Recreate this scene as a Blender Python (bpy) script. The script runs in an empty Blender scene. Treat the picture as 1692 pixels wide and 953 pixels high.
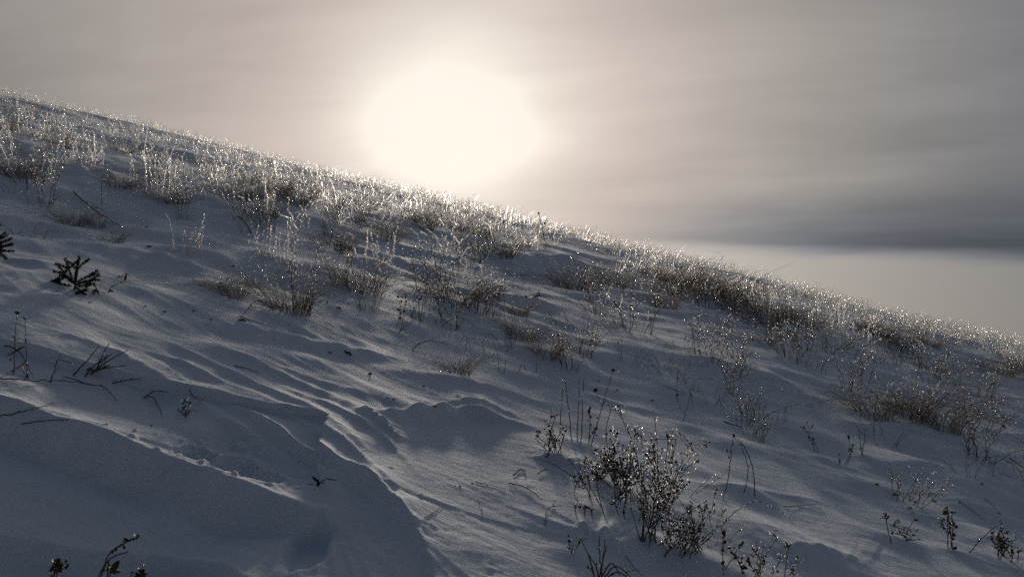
import bpy, math, time
import numpy as np

T0 = time.time()
scene = bpy.context.scene
COL = scene.collection

# ------------------------------------------------------------------ camera
F_PX, PW, PH = 1330.0, 1692.0, 953.0          # focal length in photo pixels, photo size
CAM_H, PITCH = 1.2, math.radians(4.5)
cam_data = bpy.data.cameras.new('camera')
cam_data.sensor_width = 36.0
cam_data.lens = 36.0 * F_PX / PW
cam_data.clip_start = 0.02
cam_data.clip_end = 20000
cam = bpy.data.objects.new('camera', cam_data)
COL.objects.link(cam)
cam.location = (0, 0, CAM_H)
cam.rotation_euler = (math.pi / 2 + PITCH, 0, 0)
scene.camera = cam

# ------------------------------------------------------------------ exposure
scene.render.engine = 'CYCLES'
vs = scene.view_settings
vs.view_transform = 'Standard'
vs.look = 'None'
vs.exposure = 0.0
vs.gamma = 1.0
vs.use_curve_mapping = False
scene.cycles.max_bounces = 8
scene.cycles.diffuse_bounces = 3
scene.cycles.glossy_bounces = 3
scene.cycles.transmission_bounces = 5
scene.cycles.transparent_max_bounces = 4
scene.cycles.sample_clamp_indirect = 6.0
scene.cycles.sample_clamp_direct = 0.0
scene.cycles.use_denoising = False
scene.cycles.denoising_input_passes = 'RGB_ALBEDO_NORMAL'
scene.cycles.denoising_prefilter = 'ACCURATE'

# ------------------------------------------------------------------ sun and sky
def pixel_dir(px, py):
    dx, dy = (px - PW / 2) / F_PX, (PH / 2 - py) / F_PX
    v = np.array([dx, math.cos(PITCH) - dy * math.sin(PITCH), math.sin(PITCH) + dy * math.cos(PITCH)])
    return v / np.linalg.norm(v)

SUN = pixel_dir(742, 188)
SUN_EL = math.asin(SUN[2])
SUN_AZ = math.atan2(SUN[0], SUN[1])
sl = bpy.data.lights.new('sun', 'SUN')
sl.energy = 4.3
sl.angle = math.radians(8.0)
sl.color = (1.0, 0.88, 0.74)
so = bpy.data.objects.new('sun', sl)
COL.objects.link(so)
so.rotation_euler = (math.pi / 2 - SUN_EL, 0, math.pi - SUN_AZ)
so.location = (-20, 60, 30)

world = bpy.data.worlds.new('World')
scene.world = world
world.use_nodes = True
wn, wl = world.node_tree.nodes, world.node_tree.links
wn.clear()

def _in(tree, node, i, v):
    if hasattr(v, 'is_linked') or isinstance(v, bpy.types.NodeSocket):
        tree.links.new(v, node.inputs[i])
    elif v is not None:
        node.inputs[i].default_value = v

class G:
    """small wrapper for building node graphs"""
    def __init__(s, tree): s.t = tree
    def math(s, op, a, b=None, c=None, clamp=False):
        n = s.t.nodes.new('ShaderNodeMath'); n.operation = op; n.use_clamp = clamp
        _in(s.t, n, 0, a)
        if b is not None: _in(s.t, n, 1, b)
        if c is not None: _in(s.t, n, 2, c)
        return n.outputs[0]
    def vmath(s, op, a, b=None, out=0):
        n = s.t.nodes.new('ShaderNodeVectorMath'); n.operation = op
        _in(s.t, n, 0, a)
        if b is not None: _in(s.t, n, 1, b)
        return n.outputs[out]
    def smooth(s, x, lo, hi, a=0.0, b=1.0):
        n = s.t.nodes.new('ShaderNodeMapRange'); n.interpolation_type = 'SMOOTHSTEP'
        _in(s.t, n, 0, x); _in(s.t, n, 1, lo); _in(s.t, n, 2, hi); _in(s.t, n, 3, a); _in(s.t, n, 4, b)
        return n.outputs[0]
    def mixc(s, f, a, b, mode='MIX'):
        n = s.t.nodes.new('ShaderNodeMix'); n.data_type = 'RGBA'; n.blend_type = mode; n.clamp_factor = True
        _in(s.t, n, 0, f); _in(s.t, n, 6, a); _in(s.t, n, 7, b)
        return n.outputs[2]
    def noise(s, vec, scale, detail=3.0, rough=0.5, dist=0.0):
        n = s.t.nodes.new('ShaderNodeTexNoise')
        if vec is not None: s.t.links.new(vec, n.inputs['Vector'])
        n.inputs['Scale'].default_value = scale
        n.inputs['Detail'].default_value = detail
        n.inputs['Roughness'].default_value = rough
        n.inputs['Distortion'].default_value = dist
        return n.outputs[0]
    def xyz(s, x, y, z):
        n = s.t.nodes.new('ShaderNodeCombineXYZ')
        _in(s.t, n, 0, x); _in(s.t, n, 1, y); _in(s.t, n, 2, z)
        return n.outputs[0]
    def sep(s, v):
        n = s.t.nodes.new('ShaderNodeSeparateXYZ'); s.t.links.new(v, n.inputs[0])
        return n.outputs

def build_world():
    g = G(world.node_tree)
    tc = wn.new('ShaderNodeTexCoord')
    d = g.vmath('NORMALIZE', tc.outputs['Generated'])
    sx, sy, sz = g.sep(d)
    dot = g.vmath('DOT_PRODUCT', d, tuple(SUN), out=1)
    ang = g.math('MULTIPLY', g.math('ARCCOSINE', g.math('MINIMUM', dot, 0.999999)), 180 / math.pi)
    el = g.math('MULTIPLY', g.math('ARCSINE', sz), 180 / math.pi)
    # plane of the high veil: direction projected on a flat layer
    zz = g.math('ADD', g.math('MAXIMUM', sz, 0.0), 0.10)
    pxx, pyy = g.math('DIVIDE', sx, zz), g.math('DIVIDE', sy, zz)
    pv = g.xyz(g.math('MULTIPLY', pxx, 0.42), g.math('ADD', pyy, g.math('MULTIPLY', pxx, 0.22)), 0.0)
    n1 = g.noise(pv, 0.55, 4.0, 0.52, 0.35)
    n2 = g.noise(pv, 1.7, 5.0, 0.55, 0.5)
    n3 = g.noise(d, 3.0, 3.0, 0.5)
    n4 = g.noise(pv, 4.6, 5.0, 0.6, 0.8)
    # circumsolar glow seen through the veil
    wob = g.math('MULTIPLY', g.math('SUBTRACT', n3, 0.5), 3.0)
    a2 = g.math('ADD', ang, wob)
    def gexp(a, w, p, amp):
        return g.math('MULTIPLY', g.math('EXPONENT', g.math('MULTIPLY', g.math('POWER', g.math('DIVIDE', g.math('MAXIMUM', a, 0.0), w), p), -1.0)), amp)
    wide = gexp(ang, 34.0, 1.4, 0.53)
    mid = gexp(a2, 10.5, 1.3, 0.38)
    # the veil lies in flat layers, so the burnt-out patch is wider than high
    az = g.math('ARCTAN2', sx, sy)
    daz = g.math('MULTIPLY', g.math('SUBTRACT', az, SUN_AZ), 180 / math.pi * math.cos(SUN_EL))
    del_ = g.math('MULTIPLY', g.math('SUBTRACT', el, math.degrees(SUN_EL) - 1.2), 1.40)
    flat = g.math('SQRT', g.math('ADD', g.math('MULTIPLY', daz, daz), g.math('MULTIPLY', del_, del_)))
    core = gexp(g.math('ADD', flat, wob), 4.2, 1.6, 0.74)
    # cloud deck: streaks, and a darker bank whose underside ends about 6.8 degrees up
    streak = g.math('ADD', g.math('MULTIPLY', g.smooth(n1, 0.30, 0.70), 0.42), g.math('ADD', g.math('MULTIPLY', g.smooth(n2, 0.3, 0.7), 0.17), g.math('MULTIPLY', g.smooth(n4, 0.3, 0.75), 0.07)))
    veil = g.math('ADD', 0.70, streak)
    tilt = g.math('ADD', el, g.math('MULTIPLY', sx, 5.3))
    ew = g.math('ADD', tilt, g.math('MULTIPLY', g.math('SUBTRACT', n2, 0.5), 1.3))
    under = g.smooth(ew, 7.7, 9.0)
    ew2 = g.math('ADD', tilt, g.math('MULTIPLY', g.math('SUBTRACT', n1, 0.5), 4.0))
    top = g.smooth(ew2, 8.6, 13.2, 1.0, 0.0)
    far = g.smooth(ang, 11.0, 33.0)
    bank = g.math('MULTIPLY', g.math('MULTIPLY', under, top), g.math('MULTIPLY', far, 0.62))
    veil = g.math('MULTIPLY', veil, g.math('SUBTRACT', 1.0, bank))
    veil = g.math('ADD', g.math('MULTIPLY', veil, under), g.math('MULTIPLY', g.math('SUBTRACT', 1.0, under), 1.38))
    base = g.math('ADD', g.math('MULTIPLY', g.math('ADD', wide, 0.035), veil), mid)
    lum = g.math('MINIMUM', g.math('ADD', base, core), 1.0)
    # colour: cream round the sun, warm grey, then blue grey away from it
    c = g.mixc(g.smooth(ang, 3.0, 14.0), (1.0, 0.920, 0.825, 1), (1.0, 0.845, 0.765, 1))
    c = g.mixc(g.smooth(ang, 9.0, 30.0), c, (1.0, 0.925, 0.855, 1))
    c = g.mixc(g.smooth(ang, 24.0, 64.0), c, (0.66, 0.90, 1.34, 1))
    c = g.mixc(g.math('MULTIPLY', bank, 1.2), c, (0.78, 0.93, 1.22, 1))
    c = g.mixc(g.math('MULTIPLY', g.math('SUBTRACT', 1.0, under), 0.75), c, (1.0, 0.92, 0.845, 1))
    col = g.vmath('SCALE', c, None)
    n = col.node
    wl.new(lum, n.inputs['Scale'])
    # physical sky above the veil, seen only faintly through it
    sky = wn.new('ShaderNodeTexSky')
    sky.sky_type = 'NISHITA'
    sky.sun_disc = False
    sky.sun_elevation = SUN_EL
    sky.sun_rotation = SUN_AZ
    b1 = wn.new('ShaderNodeBackground'); b1.inputs['Strength'].default_value = 1.0
    wl.new(col, b1.inputs['Color'])
    b2 = wn.new('ShaderNodeBackground'); b2.inputs['Strength'].default_value = 0.05
    wl.new(sky.outputs[0], b2.inputs['Color'])
    mx = wn.new('ShaderNodeMixShader'); mx.inputs[0].default_value = 0.06
    wl.new(b1.outputs[0], mx.inputs[1]); wl.new(b2.outputs[0], mx.inputs[2])
    out = wn.new('ShaderNodeOutputWorld')
    wl.new(mx.outputs[0], out.inputs['Surface'])
build_world()
world.cycles.sampling_method = 'MANUAL'
world.cycles.sample_map_resolution = 512

# ------------------------------------------------------------------ materials
def new_mat(name):
    m = bpy.data.materials.new(name); m.use_nodes = True
    m.node_tree.nodes.clear()
    return m, G(m.node_tree), m.node_tree.nodes, m.node_tree.links

def mat_snow():
    m, g, n, l = new_mat('snow')
    tc = n.new('ShaderNodeTexCoord')
    p = tc.outputs['Object']
    f1 = g.noise(p, 26.0, 4.0, 0.6)
    f2 = g.noise(p, 170.0, 3.0, 0.6)
    f3 = g.noise(p, 520.0, 1.0, 0.5)
    sp = g.sep(p)
    f0 = g.noise(g.xyz(g.math('MULTIPLY', sp[0], 1.6), g.math('ADD', g.math('MULTIPLY', sp[1], 11.0), g.math('MULTIPLY', sp[0], 1.5)), 0.0), 1.6, 5.0, 0.62, 0.4)
    f1 = g.math('ADD', f1, g.math('MULTIPLY', f0, 2.6))
    hgt = g.math('ADD', g.math('MULTIPLY', f1, 1.0), g.math('ADD', g.math('MULTIPLY', f2, 0.45), g.math('MULTIPLY', f3, 0.25)))
    b = n.new('ShaderNodeBump'); b.inputs['Strength'].default_value = 0.27; b.inputs['Distance'].default_value = 0.012
    l.new(hgt, b.inputs['Height'])
    # old grains and blown dust give slight patches of tone
    t = g.smooth(g.noise(p, 3.2, 4.0, 0.55), 0.35, 0.7)
    c = g.mixc(t, (0.73, 0.79, 0.86, 1), (0.80, 0.845, 0.90, 1))
    bs = n.new('ShaderNodeBsdfPrincipled')
    l.new(c, bs.inputs['Base Color']); l.new(b.outputs[0], bs.inputs['Normal'])
    bs.inputs['Roughness'].default_value = 0.80
    bs.inputs['Specular IOR Level'].default_value = 0.22
    # single crystals that flash: tiny cells with their own tilt
    vo = n.new('ShaderNodeTexVoronoi'); vo.inputs['Scale'].default_value = 130.0
    l.new(p, vo.inputs['Vector'])
    rv = g.vmath('SUBTRACT', vo.outputs['Color'], (0.5, 0.5, 0.5))
    geo = n.new('ShaderNodeNewGeometry')
    rs = g.vmath('SCALE', rv); rs.node.inputs['Scale'].default_value = 1.5
    nn = g.vmath('NORMALIZE', g.vmath('ADD', geo.outputs['Normal'], rs))
    gl = n.new('ShaderNodeBsdfGlossy'); gl.inputs['Roughness'].default_value = 0.30
    gl.inputs['Color'].default_value = (1, 1, 1, 1)
    l.new(nn, gl.inputs['Normal'])
    fac = g.smooth(vo.outputs['Distance'], 0.22, 0.12, 0.0, 0.007)
    mx = n.new('ShaderNodeMixShader')
    l.new(fac, mx.inputs[0]); l.new(bs.outputs[0], mx.inputs[1]); l.new(gl.outputs[0], mx.inputs[2])
    o = n.new('ShaderNodeOutputMaterial'); l.new(mx.outputs[0], o.inputs['Surface'])
    return m

def mat_plant(name, c1, c2, transl=0.25, rough=0.7, scale=30.0, glaze=0.0):
    m, g, n, l = new_mat(name)
    tc = n.new('ShaderNodeTexCoord'); oi = n.new('ShaderNodeObjectInfo')
    t = g.noise(tc.outputs['Object'], scale, 3.0, 0.6)
    t = g.math('ADD', g.smooth(t, 0.3, 0.7, 0.0, 0.7), g.math('MULTIPLY', oi.outputs['Random'], 0.3))
    c = g.mixc(t, c1 + (1,), c2 + (1,))
    bs = n.new('ShaderNodeBsdfPrincipled'); bs.inputs['Roughness'].default_value = rough
    bs.inputs['Specular IOR Level'].default_value = 0.35
    l.new(c, bs.inputs['Base Color'])
    tr = n.new('ShaderNodeBsdfTranslucent'); l.new(c, tr.inputs['Color'])
    mx = n.new('ShaderNodeMixShader'); mx.inputs[0].default_value = transl
    l.new(bs.outputs[0], mx.inputs[1]); l.new(tr.outputs[0], mx.inputs[2])
    if glaze > 0:                              # skin of rime: lets light through, mostly straight on
        rf = n.new('ShaderNodeBsdfRefraction'); rf.inputs['IOR'].default_value = 1.31; rf.inputs['Roughness'].default_value = 0.62
        rf.inputs['Color'].default_value = (0.9, 0.9, 0.9, 1)
        mg = n.new('ShaderNodeMixShader'); mg.inputs[0].default_value = glaze
        l.new(mx.outputs[0], mg.inputs[1]); l.new(rf.outputs[0], mg.inputs[2]); mx = mg
    o = n.new('ShaderNodeOutputMaterial'); l.new(mx.outputs[0], o.inputs['Surface'])
    return m

def mat_ice():
    m, g, n, l = new_mat('ice')
    tc = n.new('ShaderNodeTexCoord')
    cl = g.smooth(g.noise(tc.outputs['Object'], 90.0, 2.0, 0.5), 0.35, 0.65, 0.80, 1.0)
    col = g.mixc(cl, (0.55, 0.57, 0.60, 1), (0.96, 0.97, 0.98, 1))
    rf = n.new('ShaderNodeBsdfRefraction'); rf.inputs['IOR'].default_value = 1.31; rf.inputs['Roughness'].default_value = 0.30
    l.new(col, rf.inputs['Color'])
    gl = n.new('ShaderNodeBsdfGlossy'); gl.inputs['Roughness'].default_value = 0.22
    fr = n.new('ShaderNodeFresnel'); fr.inputs['IOR'].default_value = 1.31
    m1 = n.new('ShaderNodeMixShader')
    l.new(fr.outputs[0], m1.inputs[0]); l.new(rf.outputs[0], m1.inputs[1]); l.new(gl.outputs[0], m1.inputs[2])
    tr = n.new('ShaderNodeBsdfTranslucent'); tr.inputs['Color'].default_value = (0.95, 0.95, 0.95, 1)
    m2 = n.new('ShaderNodeMixShader'); m2.inputs[0].default_value = 0.42
    l.new(m1.outputs[0], m2.inputs[1]); l.new(tr.outputs[0], m2.inputs[2])
    o = n.new('ShaderNodeOutputMaterial'); l.new(m2.outputs[0], o.inputs['Surface'])
    return m

M_SNOW = mat_snow()
M_STRAW = mat_plant('dry_straw', (0.072, 0.058, 0.045), (0.21, 0.175, 0.14), 0.28)
M_FROST = mat_plant('frosted_straw', (0.20, 0.17, 0.135), (0.55, 0.52, 0.48), 0.40, 0.5, 40.0, 0.14)
M_STEM = mat_plant('dry_stem', (0.065, 0.046, 0.031), (0.19, 0.135, 0.085), 0.28)
M_HEAD = mat_plant('seed_head', (0.028, 0.020, 0.015), (0.065, 0.045, 0.030), 0.05, 0.85)
M_BARK = mat_plant('twig_bark', (0.035, 0.027, 0.020), (0.085, 0.065, 0.048), 0.0, 0.8)
M_NEEDLE = mat_plant('spruce_needle', (0.018, 0.036, 0.016), (0.045, 0.075, 0.030), 0.15, 0.55)
M_LEAF = mat_plant('dead_leaf', (0.045, 0.030, 0.020), (0.12, 0.080, 0.045), 0.15, 0.75)
M_ICE = mat_ice()

# ------------------------------------------------------------------ noise
def _hash(ix, iy, seed):
    h = (ix.astype(np.int64) * 374761393 + iy.astype(np.int64) * 668265263 + seed * 974634777) & 0xFFFFFFFF
    h = ((h ^ (h >> 13)) * 1274126177) & 0xFFFFFFFF
    return h ^ (h >> 16)

def perlin(x, y, seed=0):
    x0, y0 = np.floor(x), np.floor(y)
    fx, fy = x - x0, y - y0
    ux, uy = fx * fx * fx * (fx * (fx * 6 - 15) + 10), fy * fy * fy * (fy * (fy * 6 - 15) + 10)
    def gr(i, j):
        a = _hash(x0 + i, y0 + j, seed) * (2 * math.pi / 4294967296.0)
        return np.cos(a) * (fx - i) + np.sin(a) * (fy - j)
    a = gr(0, 0) * (1 - ux) + gr(1, 0) * ux
    b = gr(0, 1) * (1 - ux) + gr(1, 1) * ux
    return (a * (1 - uy) + b * uy) * 1.5

def fbm(x, y, octv=4, seed=0, gain=0.5):
    s, a = 0.0, 1.0
    for o in range(octv):
        s = s + a * perlin(x * 2.03 ** o, y * 2.03 ** o, seed + o * 17)
        a *= gain
    return s

def sstep(a, b, x):
    t = np.clip((x - a) / (b - a), 0, 1)
    return t * t * (3 - 2 * t)

# ------------------------------------------------------------------ shape of the hill
SL_X = 0.252
# profile up the hill: gentle at the foot, steeper in the middle, rounding over at the crest and falling away behind
_ty = np.linspace(-25, 140, 8001)
_sl = 0.198 + 0.046 * sstep(2.8, 6.0, _ty) - 2 * 0.0022 * np.maximum(_ty - 9, 0)
_S = np.concatenate([[0], np.cumsum((_sl[1:] + _sl[:-1]) / 2) * (_ty[1] - _ty[0])])
_S -= np.interp(0, _ty, _S)

def base_z(x, y):
    x = np.asarray(x, float); y = np.asarray(y, float)
    ax = np.abs(x)
    xe = np.where(ax < 20, ax, 20 + 16 * (1 - np.exp(-np.maximum(ax - 20, 0) / 16))) * np.sign(x)
    yc = np.clip(y, -25, None)
    z = np.interp(yc, _ty, _S) - 0.45 * np.maximum(yc - 140, 0)
    far = np.hypot(x, y)
    fall = sstep(30, 500, far)
    z = z - SL_X * xe
    return z * (1 - fall) - 55 * fall + fall * 6 * fbm(x / 400, y / 400, 3, 91)

def _march(d, t, surf):
    below = (CAM_H + d[2] * t) < surf(d[0] * t, t)
    i = max(int(np.argmax(below)) if below.any() else len(t) - 1, 1)
    return t[i - 1], t[i]

def ray_hit(px, py, surf):
    """where the line of sight through a photo pixel meets the ground"""
    d = pixel_dir(px, py)
    d = d / d[1]
    lo, hi = _march(d, np.geomspace(0.9, 60, 400), base_z)
    if surf is not base_z:
        lo, hi = _march(d, np.geomspace(max(0.8, lo * 0.72), hi * 1.35, 90), surf)
    lo, hi = _march(d, np.linspace(lo, hi, 12), surf)
    y = (lo + hi) / 2
    return np.array([d[0] * y, y, CAM_H + d[2] * y])

def at(px, py, Y):
    d = pixel_dir(px, py); d = d / d[1]
    return np.array([d[0] * Y, Y, CAM_H + d[2] * Y])

def wpoly(pts, n=6):
    P = np.array([ray_hit(a, b, base_z)[:2] for a, b in pts])
    # smooth through the points
    out = []
    Q = np.vstack([2 * P[0] - P[1], P, 2 * P[-1] - P[-2]])
    for i in range(1, len(Q) - 2):
        for t in np.linspace(0, 1, n, endpoint=False):
            out.append(0.5 * ((2 * Q[i]) + (-Q[i - 1] + Q[i + 1]) * t + (2 * Q[i - 1] - 5 * Q[i] + 4 * Q[i + 1] - Q[i + 2]) * t ** 2
                              + (-Q[i - 1] + 3 * Q[i] - 3 * Q[i + 1] + Q[i + 2]) * t ** 3))
    out.append(P[-1])
    return np.array(out)

def poly_field(P, x, y):
    """signed distance (+ on the far, uphill side of a line drawn from left to right) and place along the line"""
    best = np.full(x.shape, 1e9); sd = np.zeros(x.shape); tt = np.zeros(x.shape)
    seg = np.diff(P, axis=0); L = np.hypot(seg[:, 0], seg[:, 1]); S = np.concatenate([[0], np.cumsum(L)])
    for i in range(len(seg)):
        ex, ey = seg[i] / max(L[i], 1e-9)
        rx, ry = x - P[i, 0], y - P[i, 1]
        s = np.clip(rx * ex + ry * ey, 0, L[i])
        qx, qy = rx - s * ex, ry - s * ey
        d2 = qx * qx + qy * qy
        m = d2 < best
        best = np.where(m, d2, best)
        sd = np.where(m, np.where(ex * ry - ey * rx >= 0, 1.0, -1.0), sd)
        tt = np.where(m, (S[i] + s) / S[-1], tt)
    return np.sqrt(best) * sd, tt

# drifts: (points in the photo, height, width on the far side, width of the steep near side)
RIDGES = [
    ([(330, 636), (420, 690), (520, 756), (610, 808), (662, 858), (698, 905), (722, 960), (735, 1010)], 0.060, 0.10, 0.028),
    ([(470, 760), (545, 785), (600, 815), (640, 845), (690, 880), (716, 905)], 0.022, 0.05, 0.018),
    ([(545, 690), (640, 697), (700, 693), (760, 685), (790, 689), (840, 700), (905, 712)], 0.065, 0.13, 0.045),
    ([(720, 672), (790, 676), (830, 684), (870, 698)], 0.022, 0.07, 0.02),
    ([(598, 690), (630, 712), (668, 742)], 0.040, 0.06, 0.025),
    ([(150, 585), (250, 620), (340, 665), (430, 725), (560, 815)], 0.022, 0.12, 0.04),
    ([(250, 560), (360, 610), (470, 665), (560, 720), (640, 790)], 0.022, 0.09, 0.035),
    ([(330, 570), (430, 610), (540, 660), (620, 705)], 0.020, 0.08, 0.03),
    ([(420, 600), (540, 640), (640, 670)], 0.016, 0.09, 0.04),
    ([(300, 655), (420, 715), (540, 790), (600, 838)], 0.012, 0.07, 0.022),
    ([(380, 640), (480, 690), (580, 755), (660, 830), (700, 885)], 0.020, 0.07, 0.024),
    ([(450, 640), (560, 690), (640, 740), (700, 805)], 0.020, 0.07, 0.022),
    ([(190, 566), (330, 618), (450, 682)], 0.012, 0.07, 0.022),
    ([(60, 548), (190, 588), (300, 645)], 0.014, 0.08, 0.025),
    ([(380, 535), (480, 565), (560, 580), (700, 600)], 0.034, 0.22, 0.09),
    ([(640, 610), (740, 632), (850, 650), (960, 672)], 0.022, 0.14, 0.06),
    ([(870, 760), (930, 770), (985, 800)], 0.030, 0.10, 0.05),
    ([(930, 905), (960, 890), (1010, 905), (1060, 935)], 0.045, 0.14, 0.06),
    ([(1270, 915), (1370, 915), (1450, 945)], 0.030, 0.20, 0.06),
    ([(1400, 760), (1540, 775), (1692, 815)], 0.030, 0.28, 0.08),
    ([(1130, 800), (1260, 812), (1400, 840)], 0.016, 0.16, 0.05),
    ([(1100, 600), (1200, 615), (1330, 650)], 0.045, 0.30, 0.10),
    ([(820, 428), (900, 430), (980, 442), (1060, 462)], 0.090, 0.60, 0.16),
    ([(690, 470), (760, 480), (850, 500), (930, 515)], 0.055, 0.35, 0.13),
    ([(540, 395), (640, 425), (720, 452), (770, 462)], 0.070, 0.40, 0.12),
    ([(300, 330), (400, 350), (470, 372)], 0.070, 0.45, 0.14),
    ([(0, 268), (60, 280), (140, 290), (240, 305)], 0.090, 0.50, 0.18),
    ([(90, 395), (200, 410), (320, 440), (420, 470)], 0.060, 0.35, 0.14),
    ([(1180, 470), (1300, 520), (1400, 560)], 0.08, 0.60, 0.18),
    ([(1500, 555), (1600, 575), (1700, 596)], 0.10, 0.60, 0.2),
    ([(0, 425), (50, 440), (130, 452)], 0.030, 0.2, 0.07),
]
# banks: the snow drops on the near side of the line: (points, drop, face width, recovery length)
BANKS = [
    ([(-220, 590), (0, 648), (110, 686), (230, 727), (330, 768), (420, 802), (500, 832), (560, 842), (600, 836)], 0.125, 0.13, 5.0),
    ([(-160, 800), (40, 815), (160, 832), (290, 850), (370, 880), (430, 935), (450, 990)], 0.060, 0.09, 1.2),
]
# hollows where a foot broke through: (photo point, half width, half depth, depth)
HOLES = [((322, 737), 0.060, 0.075, 0.075), ((385, 757), 0.080, 0.110, 0.090), ((428, 775), 0.085, 0.075, 0.080),
         ((352, 742), 0.030, 0.03, 0.02), ((508, 880), 0.070, 0.16, 0.045)]
# lumps of kicked-up snow
_r = np.random.default_rng(5)
LUMPS = [((398, 722), .026), ((432, 734), .022), ((262, 738), .016), ((277, 760), .011), ((541, 776), .018), ((219, 716), .02),
         ((332, 716), .014), ((303, 715), .01), ((487, 755), .010), ((478, 780), .010), ((640, 672), .022), ((620, 690), .016),
         ((756, 665), .012), ((695, 688), .015), ((490, 797), .012), ((460, 770), .012), ((300, 735), .012), ((408, 735), .012)]
for _ in range(46):
    LUMPS.append(((_r.uniform(180, 700), 0), _r.uniform(.004, .010)))
LUMPS = [((a, (b if b else 660 + (a - 180) * .30 + _r.normal(0, 26))), s) for (a, b), s in LUMPS]

W_RIDGES = [(wpoly(p), h, 1.7 * wf, wn_, k) for k, (p, h, wf, wn_) in enumerate(RIDGES)]
W_BANKS = [(wpoly(p), h, w, L, k) for k, (p, h, w, L) in enumerate(BANKS)]
W_HOLES = [(ray_hit(*p, base_z)[:2], a, b, d) for p, a, b, d in HOLES]
W_LUMPS = [(ray_hit(*p, base_z)[:2], s) for p, s in LUMPS]
BERM = (0.36, 0.10)
MOUNDS = []          # filled below: snow caught at the foot of tufts

CRUST = wpoly([(60, 560), (200, 610), (330, 680), (430, 745), (520, 785), (610, 815), (680, 880), (720, 950)], 3)

def features(x, y):
    z = np.zeros(x.shape)
    for P, h, wf, wn_, k in W_RIDGES:
        m = (x > P[:, 0].min() - 4 * wf) & (x < P[:, 0].max() + 4 * wf) & (y > P[:, 1].min() - 4 * wf) & (y < P[:, 1].max() + 5 * wf)
        if not m.any(): continue
        xx, yy = x[m], y[m]
        wav = 0.30 * wn_ * fbm(xx / (2.6 * wf), yy / (2.6 * wf), 2, 40 + k) + 0.06 * wn_ * perlin(xx / (.22 * wf), yy / (.22 * wf), 7 + k)
        d, t = poly_field(P, xx, yy)
        d = d + wav
        tap = np.clip(np.sin(np.pi * np.clip(t, 0.004, 0.996)), 0, 1) ** 1.1
        endm = np.where((t <= 0.0) | (t >= 1.0), 0.0, 1.0)
        lump = 1 + 0.55 * perlin(t * 9, 0 * t, 60 + k)
        prof = np.where(d > 0, np.exp(-d / wf) * 0.85 + 0.15 * np.exp(-(d / (0.12 * wf)) ** 2), np.exp(-(np.abs(d) / wn_) ** 1.6))
        z[m] += h * tap * endm * prof * lump
    for P, h, w, L, k in W_BANKS:
        m = (x > P[:, 0].min() - 1.0) & (x < P[:, 0].max() + 1.0) & (y > P[:, 1].min() - 3.0) & (y < P[:, 1].max() + 0.5)
        if not m.any(): continue
        xx, yy = x[m], y[m]
        d, t = poly_field(P, xx, yy)
        d = d + 0.035 * fbm(xx / .45, yy / .45, 2, 140 + k) + 0.004 * perlin(xx / .05, yy / .05, 150 + k)
        n = np.maximum(-d, 0)
        tap = sstep(0.0, 0.12, t) * sstep(1.0, 0.78, t)
        drop = sstep(0, w, n) * (0.10 + 0.90 * np.exp(-np.maximum(n - w, 0) / L))
        lip = np.where(d > 0, 0.05 * np.exp(-d / 0.03) - BERM[k] * (d / .45) * np.exp(1 - d / .45), 0.06 * np.exp(d / 0.05))
        z[m] += h * tap * (lip - drop)
    for (cx, cy), a, b, dep in W_HOLES:
        m = (np.abs(x - cx) < 3 * a) & (np.abs(y - cy) < 3 * b)
        if not m.any(): continue
        xx, yy = (x[m] - cx) / a, (y[m] - cy) / b
        r = np.hypot(xx, yy) * (1 + 0.18 * perlin(xx * 1.4 + cx * 9, yy * 1.4, 5) + 0.06 * perlin(xx * 5, yy * 5, 6))
        z[m] += -dep * sstep(1.05, 0.55, r) + 0.11 * dep * np.exp(-((r - 1.12) / 0.16) ** 2)
    for (cx, cy), s in W_LUMPS:
        m = (np.abs(x - cx) < 2 * s) & (np.abs(y - cy) < 2 * s)
        if not m.any(): continue
        xx, yy = (x[m] - cx) / s, (y[m] - cy) / s
        r = np.hypot(xx, yy) * (1 + 0.3 * perlin(xx + cx * 50, yy + cy * 50, 8))
        z[m] += 0.75 * s * np.sqrt(np.clip(1 - r * r, 0, 1))
    for cx, cy, s, h in MOUNDS:
        m = (np.abs(x - cx) < 4 * s) & (np.abs(y - cy) < 4 * s)
        if not m.any(): continue
        xx, yy = (x[m] - cx - .25 * s) / (1.5 * s), (y[m] - cy + .2 * s) / s
        z[m] += h * np.exp(-(xx * xx + yy * yy))
    return z

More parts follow.
